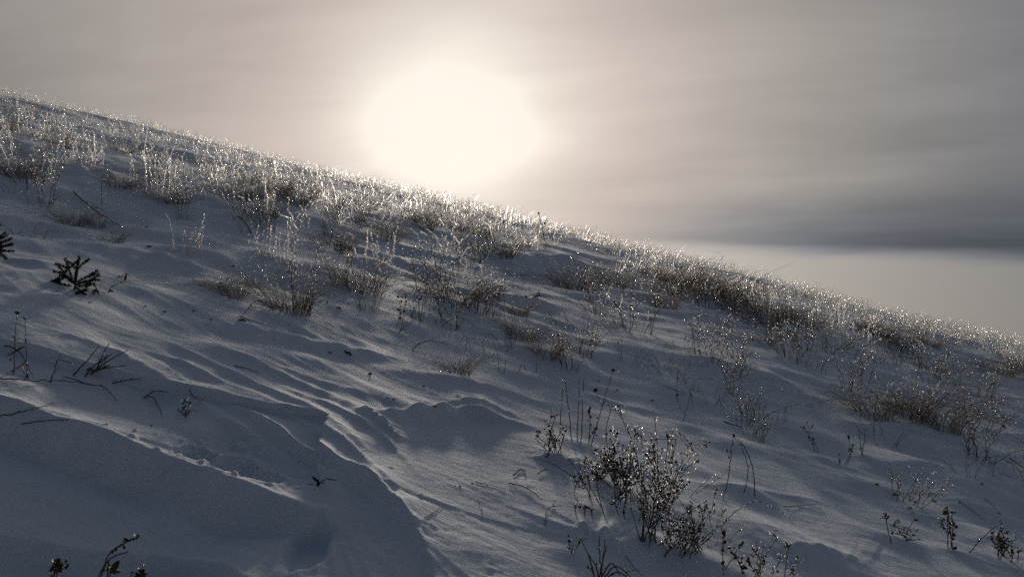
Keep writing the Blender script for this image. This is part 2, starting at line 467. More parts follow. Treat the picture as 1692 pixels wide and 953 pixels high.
def hill(x, y):
    x = np.asarray(x, float); y = np.asarray(y, float)
    z = base_z(x, y)
    r = np.hypot(x, y)
    near = sstep(90, 30, r)
    z = z + near * (0.11 * fbm(x / 4.2, y / 4.2, 3, 1) * sstep(2, 9, r) + 0.030 * fbm(x / 0.95, y / 0.8, 3, 2) * sstep(1.5, 5, r) + 0.009 * fbm(x / .6, y / .5, 2, 21))
    # wind-carved streaks: they follow the slope on the left and swing across it on the right
    psi = y + 0.14 * x - 0.58 * 1.7 * np.log(np.cosh(np.clip((x - 0.6) / 1.7, -30, 30)))
    psi = psi + 0.10 * perlin(x / .9, y / .9, 31)
    q = perlin(psi / 0.12, x / 0.85, 33)
    q2 = perlin(psi / 0.048, x / 0.55, 34)
    q3 = perlin(psi / 0.45, x / 2.2, 35)
    ridg = lambda v: (1 - np.abs(v)) ** 2
    amp = (0.55 + 0.45 * sstep(-2.2, -1.2, x)) * (0.45 + 0.85 * sstep(-0.25, 0.4, perlin(x / 0.9, y / 0.7, 36)))
    st = (0.0042 * ridg(q) + 0.0012 * ridg(q2) + 0.009 * ridg(q3)) * (1 - 0.6 * sstep(-.9, -.3, x) * sstep(5.5, 3.8, y)) * (1 + 0.5 * sstep(3.5, 7, r))
    lower = sstep(0.0, 0.5, y - (2.05 - 0.18 * x))             # smoother in the sheltered hollow at the lower left
    shelter = np.where(x < -0.25, 0.25 + 0.75 * lower, 1.0)
    z = z + near * st * amp * shelter * sstep(40, 14, r)
    z = z + near * 0.0009 * fbm(x / .045, y / .045, 2, 37) * sstep(7, 3, r)
    m = (r < 6) & (y > 1)
    if m.any():                                # crumbled, wind-broken crust round the trodden strip
        d, t = poly_field(CRUST, x[m], y[m])
        k = np.exp(-(d / .26) ** 2) * sstep(-.2, .5, perlin(x[m] / .22, y[m] / .22, 51))
        z[m] += k * (0.006 * np.abs(fbm(x[m] / .085, y[m] / .07, 3, 52)) + 0.002 * perlin(x[m] / .022, y[m] / .022, 53))
    return z + features(x, y)

def mesh_from(name, verts, faces, mat=None, smooth=True):
    me = bpy.data.meshes.new(name)
    verts = np.ascontiguousarray(verts, dtype=np.float32); faces = np.ascontiguousarray(faces, dtype=np.int32)
    k = faces.shape[1]
    me.vertices.add(len(verts)); me.vertices.foreach_set('co', verts.ravel())
    me.loops.add(faces.size); me.loops.foreach_set('vertex_index', faces.ravel())
    me.polygons.add(len(faces))
    me.polygons.foreach_set('loop_start', np.arange(0, faces.size, k, dtype=np.int32))
    if smooth:
        me.polygons.foreach_set('use_smooth', np.ones(len(faces), dtype=bool))
    me.update(calc_edges=True)
    if mat is not None: me.materials.append(mat)
    return me

def link(name, me, parent=None, loc=None):
    o = bpy.data.objects.new(name, me); COL.objects.link(o)
    if parent is not None: o.parent = parent
    if loc is not None: o.location = loc
    return o

def tag(o, label=None, cat=None, group=None, kind=None):
    if label: o['label'] = label
    if cat: o['category'] = cat
    if group: o['group'] = group
    if kind: o['kind'] = kind
    return o
# ------------------------------------------------------------------ what stands where (photo pixel of the foot, size in photo pixels)
TUFTS = [
    # foot x, foot y, width, height, style, name, category, label
    (480, 512, 95, 72, 'grass', 'grass_tuft', 'grass tuft', 'bushy dark grass tuft, nearest clump to the right of the spruce sapling'),
    (497, 517, 70, 88, 'weedy', 'dry_weed', 'weed', 'dry weed with icy tip rising out of the bushy tuft right of the sapling'),
    (440, 470, 80, 34, 'sparse', 'grass_tuft', 'grass tuft', 'wind-flattened thin grass just above the bushy dark tuft'),
    (595, 478, 110, 55, 'grass', 'grass_tuft', 'grass tuft', 'wide dark grass tuft, second of the three clumps in mid slope'),
    (610, 512, 60, 60, 'weedy', 'dry_weed', 'weed', 'dark weed drooping down in front of the wide second grass clump'),
    (560, 470, 50, 46, 'weedy', 'dry_weed', 'weed', 'small dark weed at the left edge of the second grass clump'),
    (755, 500, 105, 52, 'grass', 'grass_tuft', 'grass tuft', 'arching brown grass tuft, third clump in mid slope, icy on top'),
    (790, 498, 60, 26, 'grass', 'grass_tuft', 'grass tuft', 'low matted grass tail at the right foot of the third clump'),
    (800, 470, 60, 34, 'icy', 'grass_tuft', 'grass tuft', 'pale frosted grass tuft behind the arching third clump'),
    (855, 520, 45, 26, 'grass', 'grass_tuft', 'grass tuft', 'small pale grass tuft alone right of the third clump'),
    (820, 498, 26, 34, 'weedy', 'dry_weed', 'weed', 'thin upright weed between the third clump and the small pale tuft'),
    (905, 588, 62, 44, 'grass', 'grass_tuft', 'grass tuft', 'frosted grass tuft standing alone in the middle of the picture'),
    (940, 608, 70, 50, 'weedy', 'dry_weed', 'weed', 'dark weed in front of the lone frosted tuft in the middle'),
    (955, 590, 60, 62, 'sparse', 'grass_tuft', 'grass tuft', 'tall icy grass blades leaning right from the lone middle tuft'),
    (835, 575, 70, 46, 'sparse', 'grass_tuft', 'grass tuft', 'thin icy arching grass left of the lone middle tuft'),
    (950, 478, 90, 48, 'grass', 'grass_tuft', 'grass tuft', 'dark grass clump with a leaning twig below the bright drift crest'),
    (1010, 470, 80, 34, 'grass', 'grass_tuft', 'grass tuft', 'dark matted grass right of the clump with the leaning twig'),
    (985, 512, 60, 48, 'weedy', 'dry_weed', 'weed', 'mixed dry weeds in front of the clump with the leaning twig'),
    (1005, 535, 40, 46, 'icy', 'frosted_stalk_tuft', 'stalk tuft', 'slanting icy stalks on open snow below the dark matted grass'),
    (1100, 510, 62, 48, 'grass', 'grass_tuft', 'grass tuft', 'compact round grass tuft right of centre below the ridge growth'),
    (1170, 490, 100, 40, 'grass', 'grass_tuft', 'grass tuft', 'long dark grass band just right of the compact round tuft'),
    (1272, 538, 60, 46, 'grass', 'grass_tuft', 'grass tuft', 'tall dense grass tuft on the right slope under a pale seed stalk'),
    (1262, 566, 66, 24, 'grass', 'grass_tuft', 'grass tuft', 'low dark grass cushion below the tall dense tuft on the right'),
    (1285, 545, 40, 62, 'icy', 'frosted_stalk_tuft', 'stalk tuft', 'pale icy seed stalks leaning over the tall dense tuft'),
    (1170, 590, 80, 60, 'weedy', 'dry_weed', 'weed', 'branched dry weed left of the dark grass cushion on the right slope'),
    (1215, 592, 80, 50, 'weedy', 'dry_weed', 'weed', 'branched dry weed directly below the dark grass cushion'),
    (1130, 580, 60, 45, 'sparse', 'grass_tuft', 'grass tuft', 'thin grass at the left end of the dry weeds on the right slope'),
    (1310, 595, 90, 58, 'weedy', 'dry_weed', 'weed', 'tall thin weeds right of the dark grass cushion'),
    (1345, 610, 80, 50, 'sparse', 'grass_tuft', 'grass tuft', 'loose arching straw below the tall thin weeds on the right'),
    (1355, 550, 70, 44, 'icy', 'frosted_stalk_tuft', 'stalk tuft', 'pale thin stalks above the tall thin weeds on the right'),
    (1210, 650, 40, 44, 'weedy', 'dry_weed', 'weed', 'dark weed with one icy tip at the left end of the lower right tuft'),
    (1245, 688, 90, 68, 'sparse', 'grass_tuft', 'grass tuft', 'wiry grass tuft at lower right of centre with drooping straws'),
    (1280, 694, 70, 52, 'sparse', 'grass_tuft', 'grass tuft', 'few bent straws right beside the wiry lower tuft'),
    (1405, 645, 80, 52, 'weedy', 'dry_weed', 'weed', 'dry weeds with a shining tip left of the big bushy tuft at right'),
    (1445, 688, 90, 62, 'grass', 'grass_tuft', 'grass tuft', 'left half of the big bushy grass at the right side, dark at the foot'),
    (1505, 690, 100, 74, 'grass', 'grass_tuft', 'grass tuft', 'tallest middle part of the big bushy grass at the right side'),
    (1555, 705, 95, 62, 'grass', 'grass_tuft', 'grass tuft', 'right end of the big bushy grass hanging down to the snow'),
    (1600, 690, 60, 44, 'sparse', 'grass_tuft', 'grass tuft', 'thin straws trailing off right of the big bushy grass'),
    (1560, 620, 60, 36, 'sparse', 'grass_tuft', 'grass tuft', 'faint thin grass above the big bushy grass'),
    (1640, 672, 60, 26, 'sparse', 'grass_tuft', 'grass tuft', 'low sparse straws near the right edge beside the bushy grass'),
    (1680, 610, 50, 34, 'grass', 'grass_tuft', 'grass tuft', 'grass tuft cut by the right edge below the ridge end'),
    (1450, 600, 60, 34, 'sparse', 'grass_tuft', 'grass tuft', 'thin upright grass between the right ridge and the bushy grass'),
    (1500, 585, 46, 40, 'weedy', 'dry_weed', 'weed', 'small weed on open snow under the right part of the ridge'),
    # left side
    (285, 335, 70, 26, 'grass', 'grass_tuft', 'grass tuft', 'dark flattened grass mat with icy stalks above the fallen stick'),
    (250, 325, 60, 62, 'icy', 'frosted_stalk_tuft', 'stalk tuft', 'glittering stalk bunch rising from the dark grass mat at upper left'),
    (300, 362, 40, 60, 'weedy', 'dry_weed', 'weed', 'dark leafy weed standing at the right end of the grass mat'),
    (118, 372, 60, 36, 'grass', 'grass_tuft', 'grass tuft', 'small dark tuft at the thick end of the fallen stick'),
    (160, 374, 40, 26, 'grass', 'grass_tuft', 'grass tuft', 'low dark tuft under the middle of the fallen stick'),
    (75, 335, 46, 60, 'weedy', 'dry_weed', 'weed', 'beaded dark weed above left of the fallen stick'),
    (30, 290, 70, 40, 'grass', 'grass_tuft', 'grass tuft', 'dark grass band at the left edge below the crest growth'),
    (20, 318, 60, 30, 'sparse', 'grass_tuft', 'grass tuft', 'thin grass at the left edge above the spruce bough'),
    (305, 416, 50, 46, 'icy', 'frosted_stalk_tuft', 'stalk tuft', 'small icy tuft with spreading stalks halfway to the second clump'),
    (365, 414, 40, 28, 'sparse', 'grass_tuft', 'grass tuft', 'short bent grass right of the small spreading icy tuft'),
    (432, 428, 46, 44, 'icy', 'frosted_stalk_tuft', 'stalk tuft', 'pale bristly tuft with bright top above the wind-flattened grass'),
    (400, 385, 50, 34, 'sparse', 'grass_tuft', 'grass tuft', 'arching straws under a leaning dark stem at upper left of centre'),
    (470, 440, 30, 46, 'icy', 'frosted_stalk_tuft', 'stalk tuft', 'single bright flower-like icy stalks above the bushy dark tuft'),
    (560, 420, 30, 30, 'weedy', 'dry_weed', 'weed', 'little dark weed on snow between the glitter and the second clump'),
    (620, 440, 60, 44, 'icy', 'frosted_stalk_tuft', 'stalk tuft', 'icy arching stalks directly above the second grass clump'),
    (640, 395, 70, 40, 'grass', 'grass_tuft', 'grass tuft', 'dense bright-topped grass at the lower edge of the sunlit growth'),
    (545, 392, 50, 30, 'weedy', 'dry_weed', 'weed', 'dark-footed weed at the lower edge of the glitter left of the sun'),
    (740, 420, 70, 36, 'icy', 'frosted_stalk_tuft', 'stalk tuft', 'loose icy sprays on the drift below the sun'),
    (770, 448, 80, 34, 'sparse', 'grass_tuft', 'grass tuft', 'icy drooping straws lying over the drift crest'),
    (835, 420, 60, 38, 'icy', 'frosted_stalk_tuft', 'stalk tuft', 'icy stalks slanting right at the foot of the ridge growth'),
    (355, 475, 60, 20, 'grass', 'grass_tuft', 'grass tuft', 'nearly buried dark grass between the sapling and the bushy tuft'),
    (690, 530, 50, 60, 'weedy', 'dry_weed', 'weed', 'thin branched weed with hanging buds below the second and third clump'),
    # lower right clump fillers
    (1030, 822, 110, 70, 'sparse', 'grass_tuft', 'grass tuft', 'fine grass mixed into the left side of the big seed-head clump'),
    (1180, 905, 80, 80, 'sparse', 'grass_tuft', 'grass tuft', 'fine grass at the right foot of the big seed-head clump'),
    (960, 770, 90, 50, 'sparse', 'grass_tuft', 'grass tuft', 'fine icy grass at the foot of the tall bare stems'),
]
def _fan(foot, tips, head='umbel', nbr=3):
    import random
    r = random.Random(int(foot[0] * 7 + foot[1]))
    out = []
    for t in tips:
        f = (foot[0] + r.uniform(-20, 20), foot[1] + r.uniform(-12, 8))
        m = (f[0] + (t[0] - f[0]) * .45 + r.uniform(-7, 7), f[1] + (t[1] - f[1]) * .55)
        out.append(([f, m, t], head, nbr))
        if head in ('umbel', 'buds') and len(tips) > 4:      # shorter stems between the tall ones
            t2 = (f[0] + (t[0] - f[0]) * .75 + r.uniform(-16, 16), f[1] + (t[1] - f[1]) * r.uniform(.5, .85))
            f2 = (f[0] + r.uniform(-12, 12), f[1] + r.uniform(-8, 4))
            out.append(([f2, ((f2[0] + t2[0]) / 2 + r.uniform(-6, 6), (f2[1] + t2[1]) / 2), t2], head, max(1, nbr - 1)))
    return out
WEEDS = [
    ('seed_head_weed', 'weed', 'largest seed-head weed, tall stems fanning from one foot, lower right of centre', (1080, 898),
     _fan((1078, 895), [(1035, 700), (1082, 692), (1060, 712), (1110, 722), (1146, 745), (1052, 760), (1095, 742)], 'umbel', 3) + _fan((1084, 900), [(1090, 790), (1060, 800)], 'umbel', 3), dict(icer=1.5, ice=1.3)),
    ('seed_head_weed', 'weed', 'dense low seed-head weed on the right flank of the largest one', (1152, 925),
     _fan((1148, 918), [(1168, 835), (1180, 832), (1120, 822), (1138, 845), (1200, 858), (1128, 870)], 'umbel', 3)),
    ('seed_head_weed', 'weed', 'seed-head weed at the foot of the tall bare stems, far left of the clump', (925, 760),
     _fan((922, 752), [(918, 688), (902, 695), (910, 715), (887, 720), (935, 712)], 'umbel', 2)),
    ('seed_head_weed', 'weed', 'short black seed-head weed standing between bare stems and the largest one', (961, 826),
     _fan((961, 824), [(955, 780), (970, 786), (962, 772)], 'umbel', 4)),
    ('seed_head_weed', 'weed', 'fine-branched weed with many bright beads in the middle of the clump', (1030, 825),
     _fan((1030, 822), [(1015, 740), (1030, 735), (1045, 742), (1000, 760), (1062, 770), (1008, 725), (1050, 712)], 'buds', 4), dict(ice=1.8, hs=.8)),
    ('seed_head_weed', 'weed', 'arching weed bending right at the top of the big clump', (1105, 830),
     [([(1100, 830), (1112, 760), (1120, 715), (1140, 735), (1145, 748)], 'umbel', 3), ([(1110, 835), (1128, 780), (1155, 760)], 'umbel', 2), ([(1095, 828), (1100, 760), (1108, 722)], 'umbel', 2)]),
    ('seed_head_weed', 'weed', 'dense twiggy weed filling the upper left of the big clump', (1000, 805),
     _fan((1000, 803), [(985, 742), (1002, 728), (1018, 748), (978, 765), (1030, 760), (1010, 770), (1022, 715)], 'buds', 4), dict(ice=1.5, hs=.7, icer=1.6)),
    ('seed_head_weed', 'weed', 'wiry weed crossing behind the largest one with tangled thin stems', (1095, 845),
     _fan((1090, 843), [(1070, 752), (1100, 760), (1125, 775), (1055, 785), (1135, 800), (1112, 745), (1080, 735)], 'buds', 4), dict(ice=1.5, hs=.8, icer=1.6)),
    ('seed_head_weed', 'weed', 'budded weed leaning over the dense low one at the clump foot', (1110, 915),
     _fan((1112, 912), [(1105, 840), (1118, 855), (1140, 872), (1092, 862), (1150, 890)], 'umbel', 3), dict(icer=1.5, ice=1.3)),
    ('bare_stalk', 'stalk', 'cluster of tall straight bare stems above the left end of the seed-head clump', (950, 735),
     [([(925, 718), (928, 670), (930, 624)], None, 0), ([(944, 728), (940, 680), (934, 628)], None, 0), ([(954, 730), (956, 680), (957, 622)], None, 0),
      ([(959, 732), (962, 680), (965, 624)], None, 0), ([(976, 739), (990, 690), (1013, 611)], 'buds', 1), ([(973, 735), (975, 700), (975, 674)], 'buds', 2), ([(1003, 735), (1002, 705), (1012, 668)], None, 1)], dict(ice=.5)),
    ('seed_head_weed', 'weed', 'thin forked twig-like weed leaning left below the bare stems', (998, 848),
     [([(998, 848), (985, 820), (972, 798)], None, 1), ([(996, 844), (988, 810), (986, 792)], None, 1)], dict(ice=.2)),
    ('seed_head_weed', 'weed', 'row of black buds poking from snow left of the largest weed', (963, 850),
     [([(952, 850), (951, 845), (950, 838)], 'umbel', 1), ([(966, 852), (966, 846), (968, 838)], 'umbel', 2), ([(978, 850), (977, 847), (977, 843)], 'umbel', 0)], dict(ice=.2)),
    ('seed_head_weed', 'weed', 'low budding weeds at the shaded foot of the big clump', (1035, 850),
     [([(1022, 848), (1018, 838), (1017, 830)], 'umbel', 2), ([(1032, 856), (1030, 842), (1033, 832)], 'umbel', 1), ([(1056, 862), (1058, 852), (1060, 842)], 'umbel', 2)]),
    ('seed_head_weed', 'weed', 'weed with dark round heads cut by the bottom edge, right of the clump', (1262, 985),
     _fan((1248, 980), [(1249, 896), (1262, 900), (1282, 890)], 'umbel', 3) + _fan((1282, 985), [(1300, 898), (1290, 925), (1312, 940)], 'umbel', 3)),
    ('seed_head_weed', 'weed', 'low weed with icy heads between the clump and the bottom edge', (1215, 945),
     _fan((1212, 948), [(1195, 880), (1205, 905), (1235, 925), (1222, 900)], 'buds', 3)),
    ('stub_tuft', 'stalk', 'dark stub of broken stalks at the bottom edge left of the clump', (990, 960),
     [([(992, 965), (996, 925), (1000, 890)], None, 1), ([(985, 962), (975, 925), (962, 893)], None, 0), ([(995, 962), (992, 930), (990, 885)], None, 1), ([(990, 960), (985, 935), (972, 915)], None, 1),
      ([(1000, 958), (1020, 945), (1060, 965)], None, 1), ([(998, 955), (1018, 935), (1045, 955)], None, 1), ([(996, 950), (1010, 930), (1025, 950)], None, 1), ([(985, 965), (980, 945), (975, 940)], 'umbel', 1), ([(988, 962), (994, 935), (1003, 900)], None, 0)], dict(r=(.0034, .0016), ice=.5)),
    ('seed_head_weed', 'weed', 'small dark umbel left of the stub of broken stalks', (945, 915), [([(946, 914), (942, 905), (938, 893)], 'umbel', 2), ([(948, 914), (955, 900), (965, 890)], 'umbel', 1)], dict(ice=.4)),
    ('seed_head_weed', 'weed', 'short weed with one bent head right of the arched stems', (1487, 893), _fan((1487, 892), [(1464, 853), (1472, 868), (1480, 880)], 'umbel', 2) + [([(1496, 892), (1500, 874), (1511, 858)], 'umbel', 3), ([(1500, 892), (1510, 892), (1518, 890)], 'umbel', 0)], dict(ice=.2)),
    ('seed_head_weed', 'weed', 'slim upright leafy weed between two seed-head weeds at lower right', (1572, 907), [([(1574, 907), (1569, 870), (1566, 838)], 'leaf', 2), ([(1566, 905), (1566, 865), (1564, 836)], 'umbel', 3), ([(1571, 905), (1574, 880), (1573, 846)], 'buds', 3)], dict(ice=.2)),
    ('seed_head_weed', 'weed', 'spreading weed with black heads near the lower right corner', (1660, 925), _fan((1660, 926), [(1656, 866), (1648, 890), (1680, 888), (1640, 880), (1668, 905)], 'umbel', 3) + [([(1601, 913), (1620, 892), (1646, 868)], None, 2)], dict(ice=.2)),
    ('seed_head_weed', 'weed', 'slender leaning weed with dark top below the wiry grass tuft', (1351, 749), [([(1352, 749), (1343, 722), (1333, 697)], 'umbel', 2), ([(1347, 747), (1340, 725), (1328, 705)], 'buds', 2)], dict(ice=.2)),
    ('seed_head_weed', 'weed', 'upright budded weed beneath the big bushy grass', (1425, 753), [([(1425, 753), (1428, 730), (1430, 712)], 'umbel', 2), ([(1424, 752), (1421, 730), (1419, 710)], 'umbel', 2)], dict(ice=.2)),
    ('seed_head_weed', 'weed', 'low leaning weed left of the upright budded weed', (1395, 766), [([(1388, 767), (1386, 760), (1386, 750)], 'umbel', 1), ([(1396, 767), (1402, 755), (1408, 742)], 'umbel', 2), ([(1400, 766), (1406, 748), (1402, 722)], 'buds', 2)], dict(ice=.2)),
    ('seed_head_weed', 'weed', 'small dark leafy weed near the right edge below the sparse straws', (1658, 706), [([(1658, 706), (1659, 696), (1661, 684)], 'leaf', 0), ([(1656, 706), (1656, 698), (1658, 690)], 'umbel', 1)], dict(ice=0)),
    ('seed_head_weed', 'weed', 'tiny black umbel alone on the snow left of the foot holes', (307, 689), [([(307, 689), (306, 680), (306, 670)], 'umbel', 3), ([(306, 686), (298, 680), (292, 678)], 'umbel', 1), ([(308, 686), (315, 681), (321, 677)], 'umbel', 1)], dict(ice=1.2)),
    ('bare_stalk', 'stalk', 'pair of tall thin stems at the left edge in front of the spruce bough', (34, 625), [([(45, 625), (43, 580), (42, 526)], 'leaf', 1), ([(22, 618), (24, 570), (28, 516)], 'buds', 0)], dict(ice=.8)),
    ('stub_tuft', 'stalk', 'fan of stiff dark stalks lying on the snow at left', (161, 615),
     [([(150, 618), (180, 595), (211, 578)], None, 1), ([(141, 622), (160, 600), (185, 585)], None, 1), ([(158, 612), (168, 590), (180, 567)], None, 0), ([(121, 620), (140, 600), (164, 570)], None, 0), ([(155, 612), (185, 606), (208, 604)], None, 1), ([(160, 612), (172, 606), (186, 602)], None, 0), ([(150, 608), (165, 600), (180, 588)], None, 1)], dict(r=(.0032, .0014), ice=.25, mat='bark')),
    ('seed_head_weed', 'weed', 'dry seed stalk with curled leaf rising from the bottom edge, lower left', (150, 985), [([(150, 985), (173, 930), (187, 907), (228, 887)], 'spike', 0), ([(165, 955), (180, 925), (212, 910)], None, 1), ([(168, 985), (182, 945), (178, 925)], 'leaf', 0)], dict(depth=1.62, r=(.0024, .0014), ice=.25)),
    ('seed_head_weed', 'weed', 'feathery seed head on a short stem in the lower left corner', (80, 985), [([(80, 985), (88, 945), (97, 924)], 'spike', 3), ([(84, 985), (95, 945), (106, 930)], 'spike', 2), ([(82, 985), (90, 950), (92, 930)], 'spike', 2)], dict(depth=1.60, r=(.0018, .0009), ice=.1)),
    ('seed_head_weed', 'weed', 'small leaning seed heads at the bottom edge right of the curled leaf', (205, 985), [([(205, 985), (222, 955), (241, 941)], 'spike', 1), ([(212, 985), (218, 960), (216, 946)], 'umbel', 0), ([(195, 985), (225, 962), (238, 948)], 'spike', 0)], dict(depth=1.62, r=(.0016, .0009), ice=.3)),
    ('seed_head_weed', 'weed', 'dark leafy scrap standing on the drift beside the foot holes', (530, 800), [([(522, 800), (531, 796), (540, 789)], 'leaf', 1), ([(526, 800), (535, 792), (543, 798)], 'leaf', 0)], dict(ice=0, hs=.7)),
    ('bare_stalk', 'stalk', 'tall thin stem with small buds above the arched pair right of the clump', (1196, 825), [([(1196, 825), (1206, 770), (1212, 718)], 'buds', 1)], dict(ice=.4, hs=.8)),
    ('bare_stalk', 'stalk', 'two arched thin stems curving over right of the big clump', (1240, 816), [([(1248, 819), (1243, 770), (1228, 735), (1214, 724)], None, 0), ([(1229, 812), (1236, 785), (1232, 755), (1218, 728)], None, 0)], dict(ice=.2)),
    ('bare_stalk', 'stalk', 'straight dark stem standing on snow below the big bushy grass', (1444, 724), [([(1444, 724), (1444, 705), (1445, 685)], None, 0)], dict(ice=0)),
    ('bare_stalk', 'stalk', 'leaning thin stem on open snow above the tall seed-head clump', (1128, 696), [([(1128, 696), (1133, 680), (1138, 665), (1143, 640)], None, 1), ([(1145, 672), (1143, 655), (1140, 640)], None, 0), ([(1121, 664), (1119, 645), (1120, 624)], 'buds', 1)], dict(ice=.4)),
    ('seed_head_weed', 'weed', 'forked weed sending one long icy straw to the right in mid slope', (660, 550), [([(660, 548), (690, 525), (742, 497)], None, 0), ([(658, 550), (680, 520), (697, 490)], 'buds', 1), ([(655, 540), (662, 515), (658, 490)], 'buds', 2), ([(662, 545), (668, 515), (670, 488)], 'buds', 3)], dict(ice=1.2, hs=1.2)),
    ('bare_stalk', 'stalk', 'two short leaning stems on open snow left of the slanting icy stalks', (930, 540), [([(920, 536), (912, 525), (905, 513)], None, 0), ([(940, 540), (937, 528), (931, 514)], None, 0)], dict(ice=0)),
    ('bare_stalk', 'stalk', 'broken stem with a bright drop at its top left of the lone middle tuft', (840, 545), [([(840, 548), (832, 532), (816, 517)], None, 1), ([(836, 546), (836, 535), (836, 526)], None, 0)], dict(ice=.5)),
    ('bare_stalk', 'stalk', 'row of short dark stubs below the thin icy arching grass', (838, 612), [([(824, 611), (823, 590), (820, 578)], None, 0), ([(833, 616), (835, 605), (836, 594)], None, 0), ([(857, 613), (860, 606), (862, 600)], None, 0), ([(868, 611), (866, 605), (866, 601)], None, 0), ([(886, 615), (886, 606), (887, 598)], None, 0)], dict(ice=0)),
    ('bare_stalk', 'stalk', 'tall stalk with nodding tip breaking the skyline right of the sun', (900, 402), [([(901, 402), (896, 375), (890, 352)], 'buds', 1)], dict(r=(.006, .003), hs=2.2, ice=1.0)),
    ('bare_stalk', 'stalk', 'beaded upright icy stalk alone at far left of the slope', (46, 313), [([(45, 313), (45, 285), (45, 258)], None, 0)], dict(ice=3, r=(.004, .002), icer=1.9)),
    ('bare_stalk', 'stalk', 'beaded upright icy stalk standing above the fallen stick', (168, 338), [([(169, 338), (168, 315), (167, 292)], None, 0)], dict(ice=3, r=(.004, .002), icer=1.9)),
    ('bare_stalk', 'stalk', 'leaning glittering stalk pair right of the dark grass mat', (278, 312), [([(281, 312), (276, 298), (270, 287)], None, 0), ([(284, 310), (279, 296), (274, 286)], None, 0)], dict(ice=4, icer=1.8)),
    ('dark_plant', 'weed', 'black crouching leafy plant on the drift right of the third clump', (885, 490), [([(868, 492), (878, 488), (892, 489)], 'leaf', 1), ([(885, 492), (888, 486), (891, 480)], 'leaf', 1), ([(880, 492), (888, 490), (900, 488)], 'leaf', 0)], dict(ice=.6, hs=1.0, r=(.004, .002))),
    ('dark_plant', 'weed', 'hanging black leaf on a stem between the glitter and the second clump', (561, 421), [([(561, 421), (562, 408), (563, 395)], 'leaf', 0)], dict(ice=.3, r=(.004, .002))),
    ('dark_plant', 'weed', 'shrivelled dark leaf on the snow right of the spruce sapling', (210, 462), [([(200, 458), (208, 452), (218, 460)], 'leaf', 0)], dict(ice=0)),
    ('dark_plant', 'weed', 'small shrivelled weed at the right foot of the spruce sapling', (158, 486), [([(156, 486), (158, 480), (159, 475)], 'leaf', 0)], dict(ice=0, hs=.7)),
]
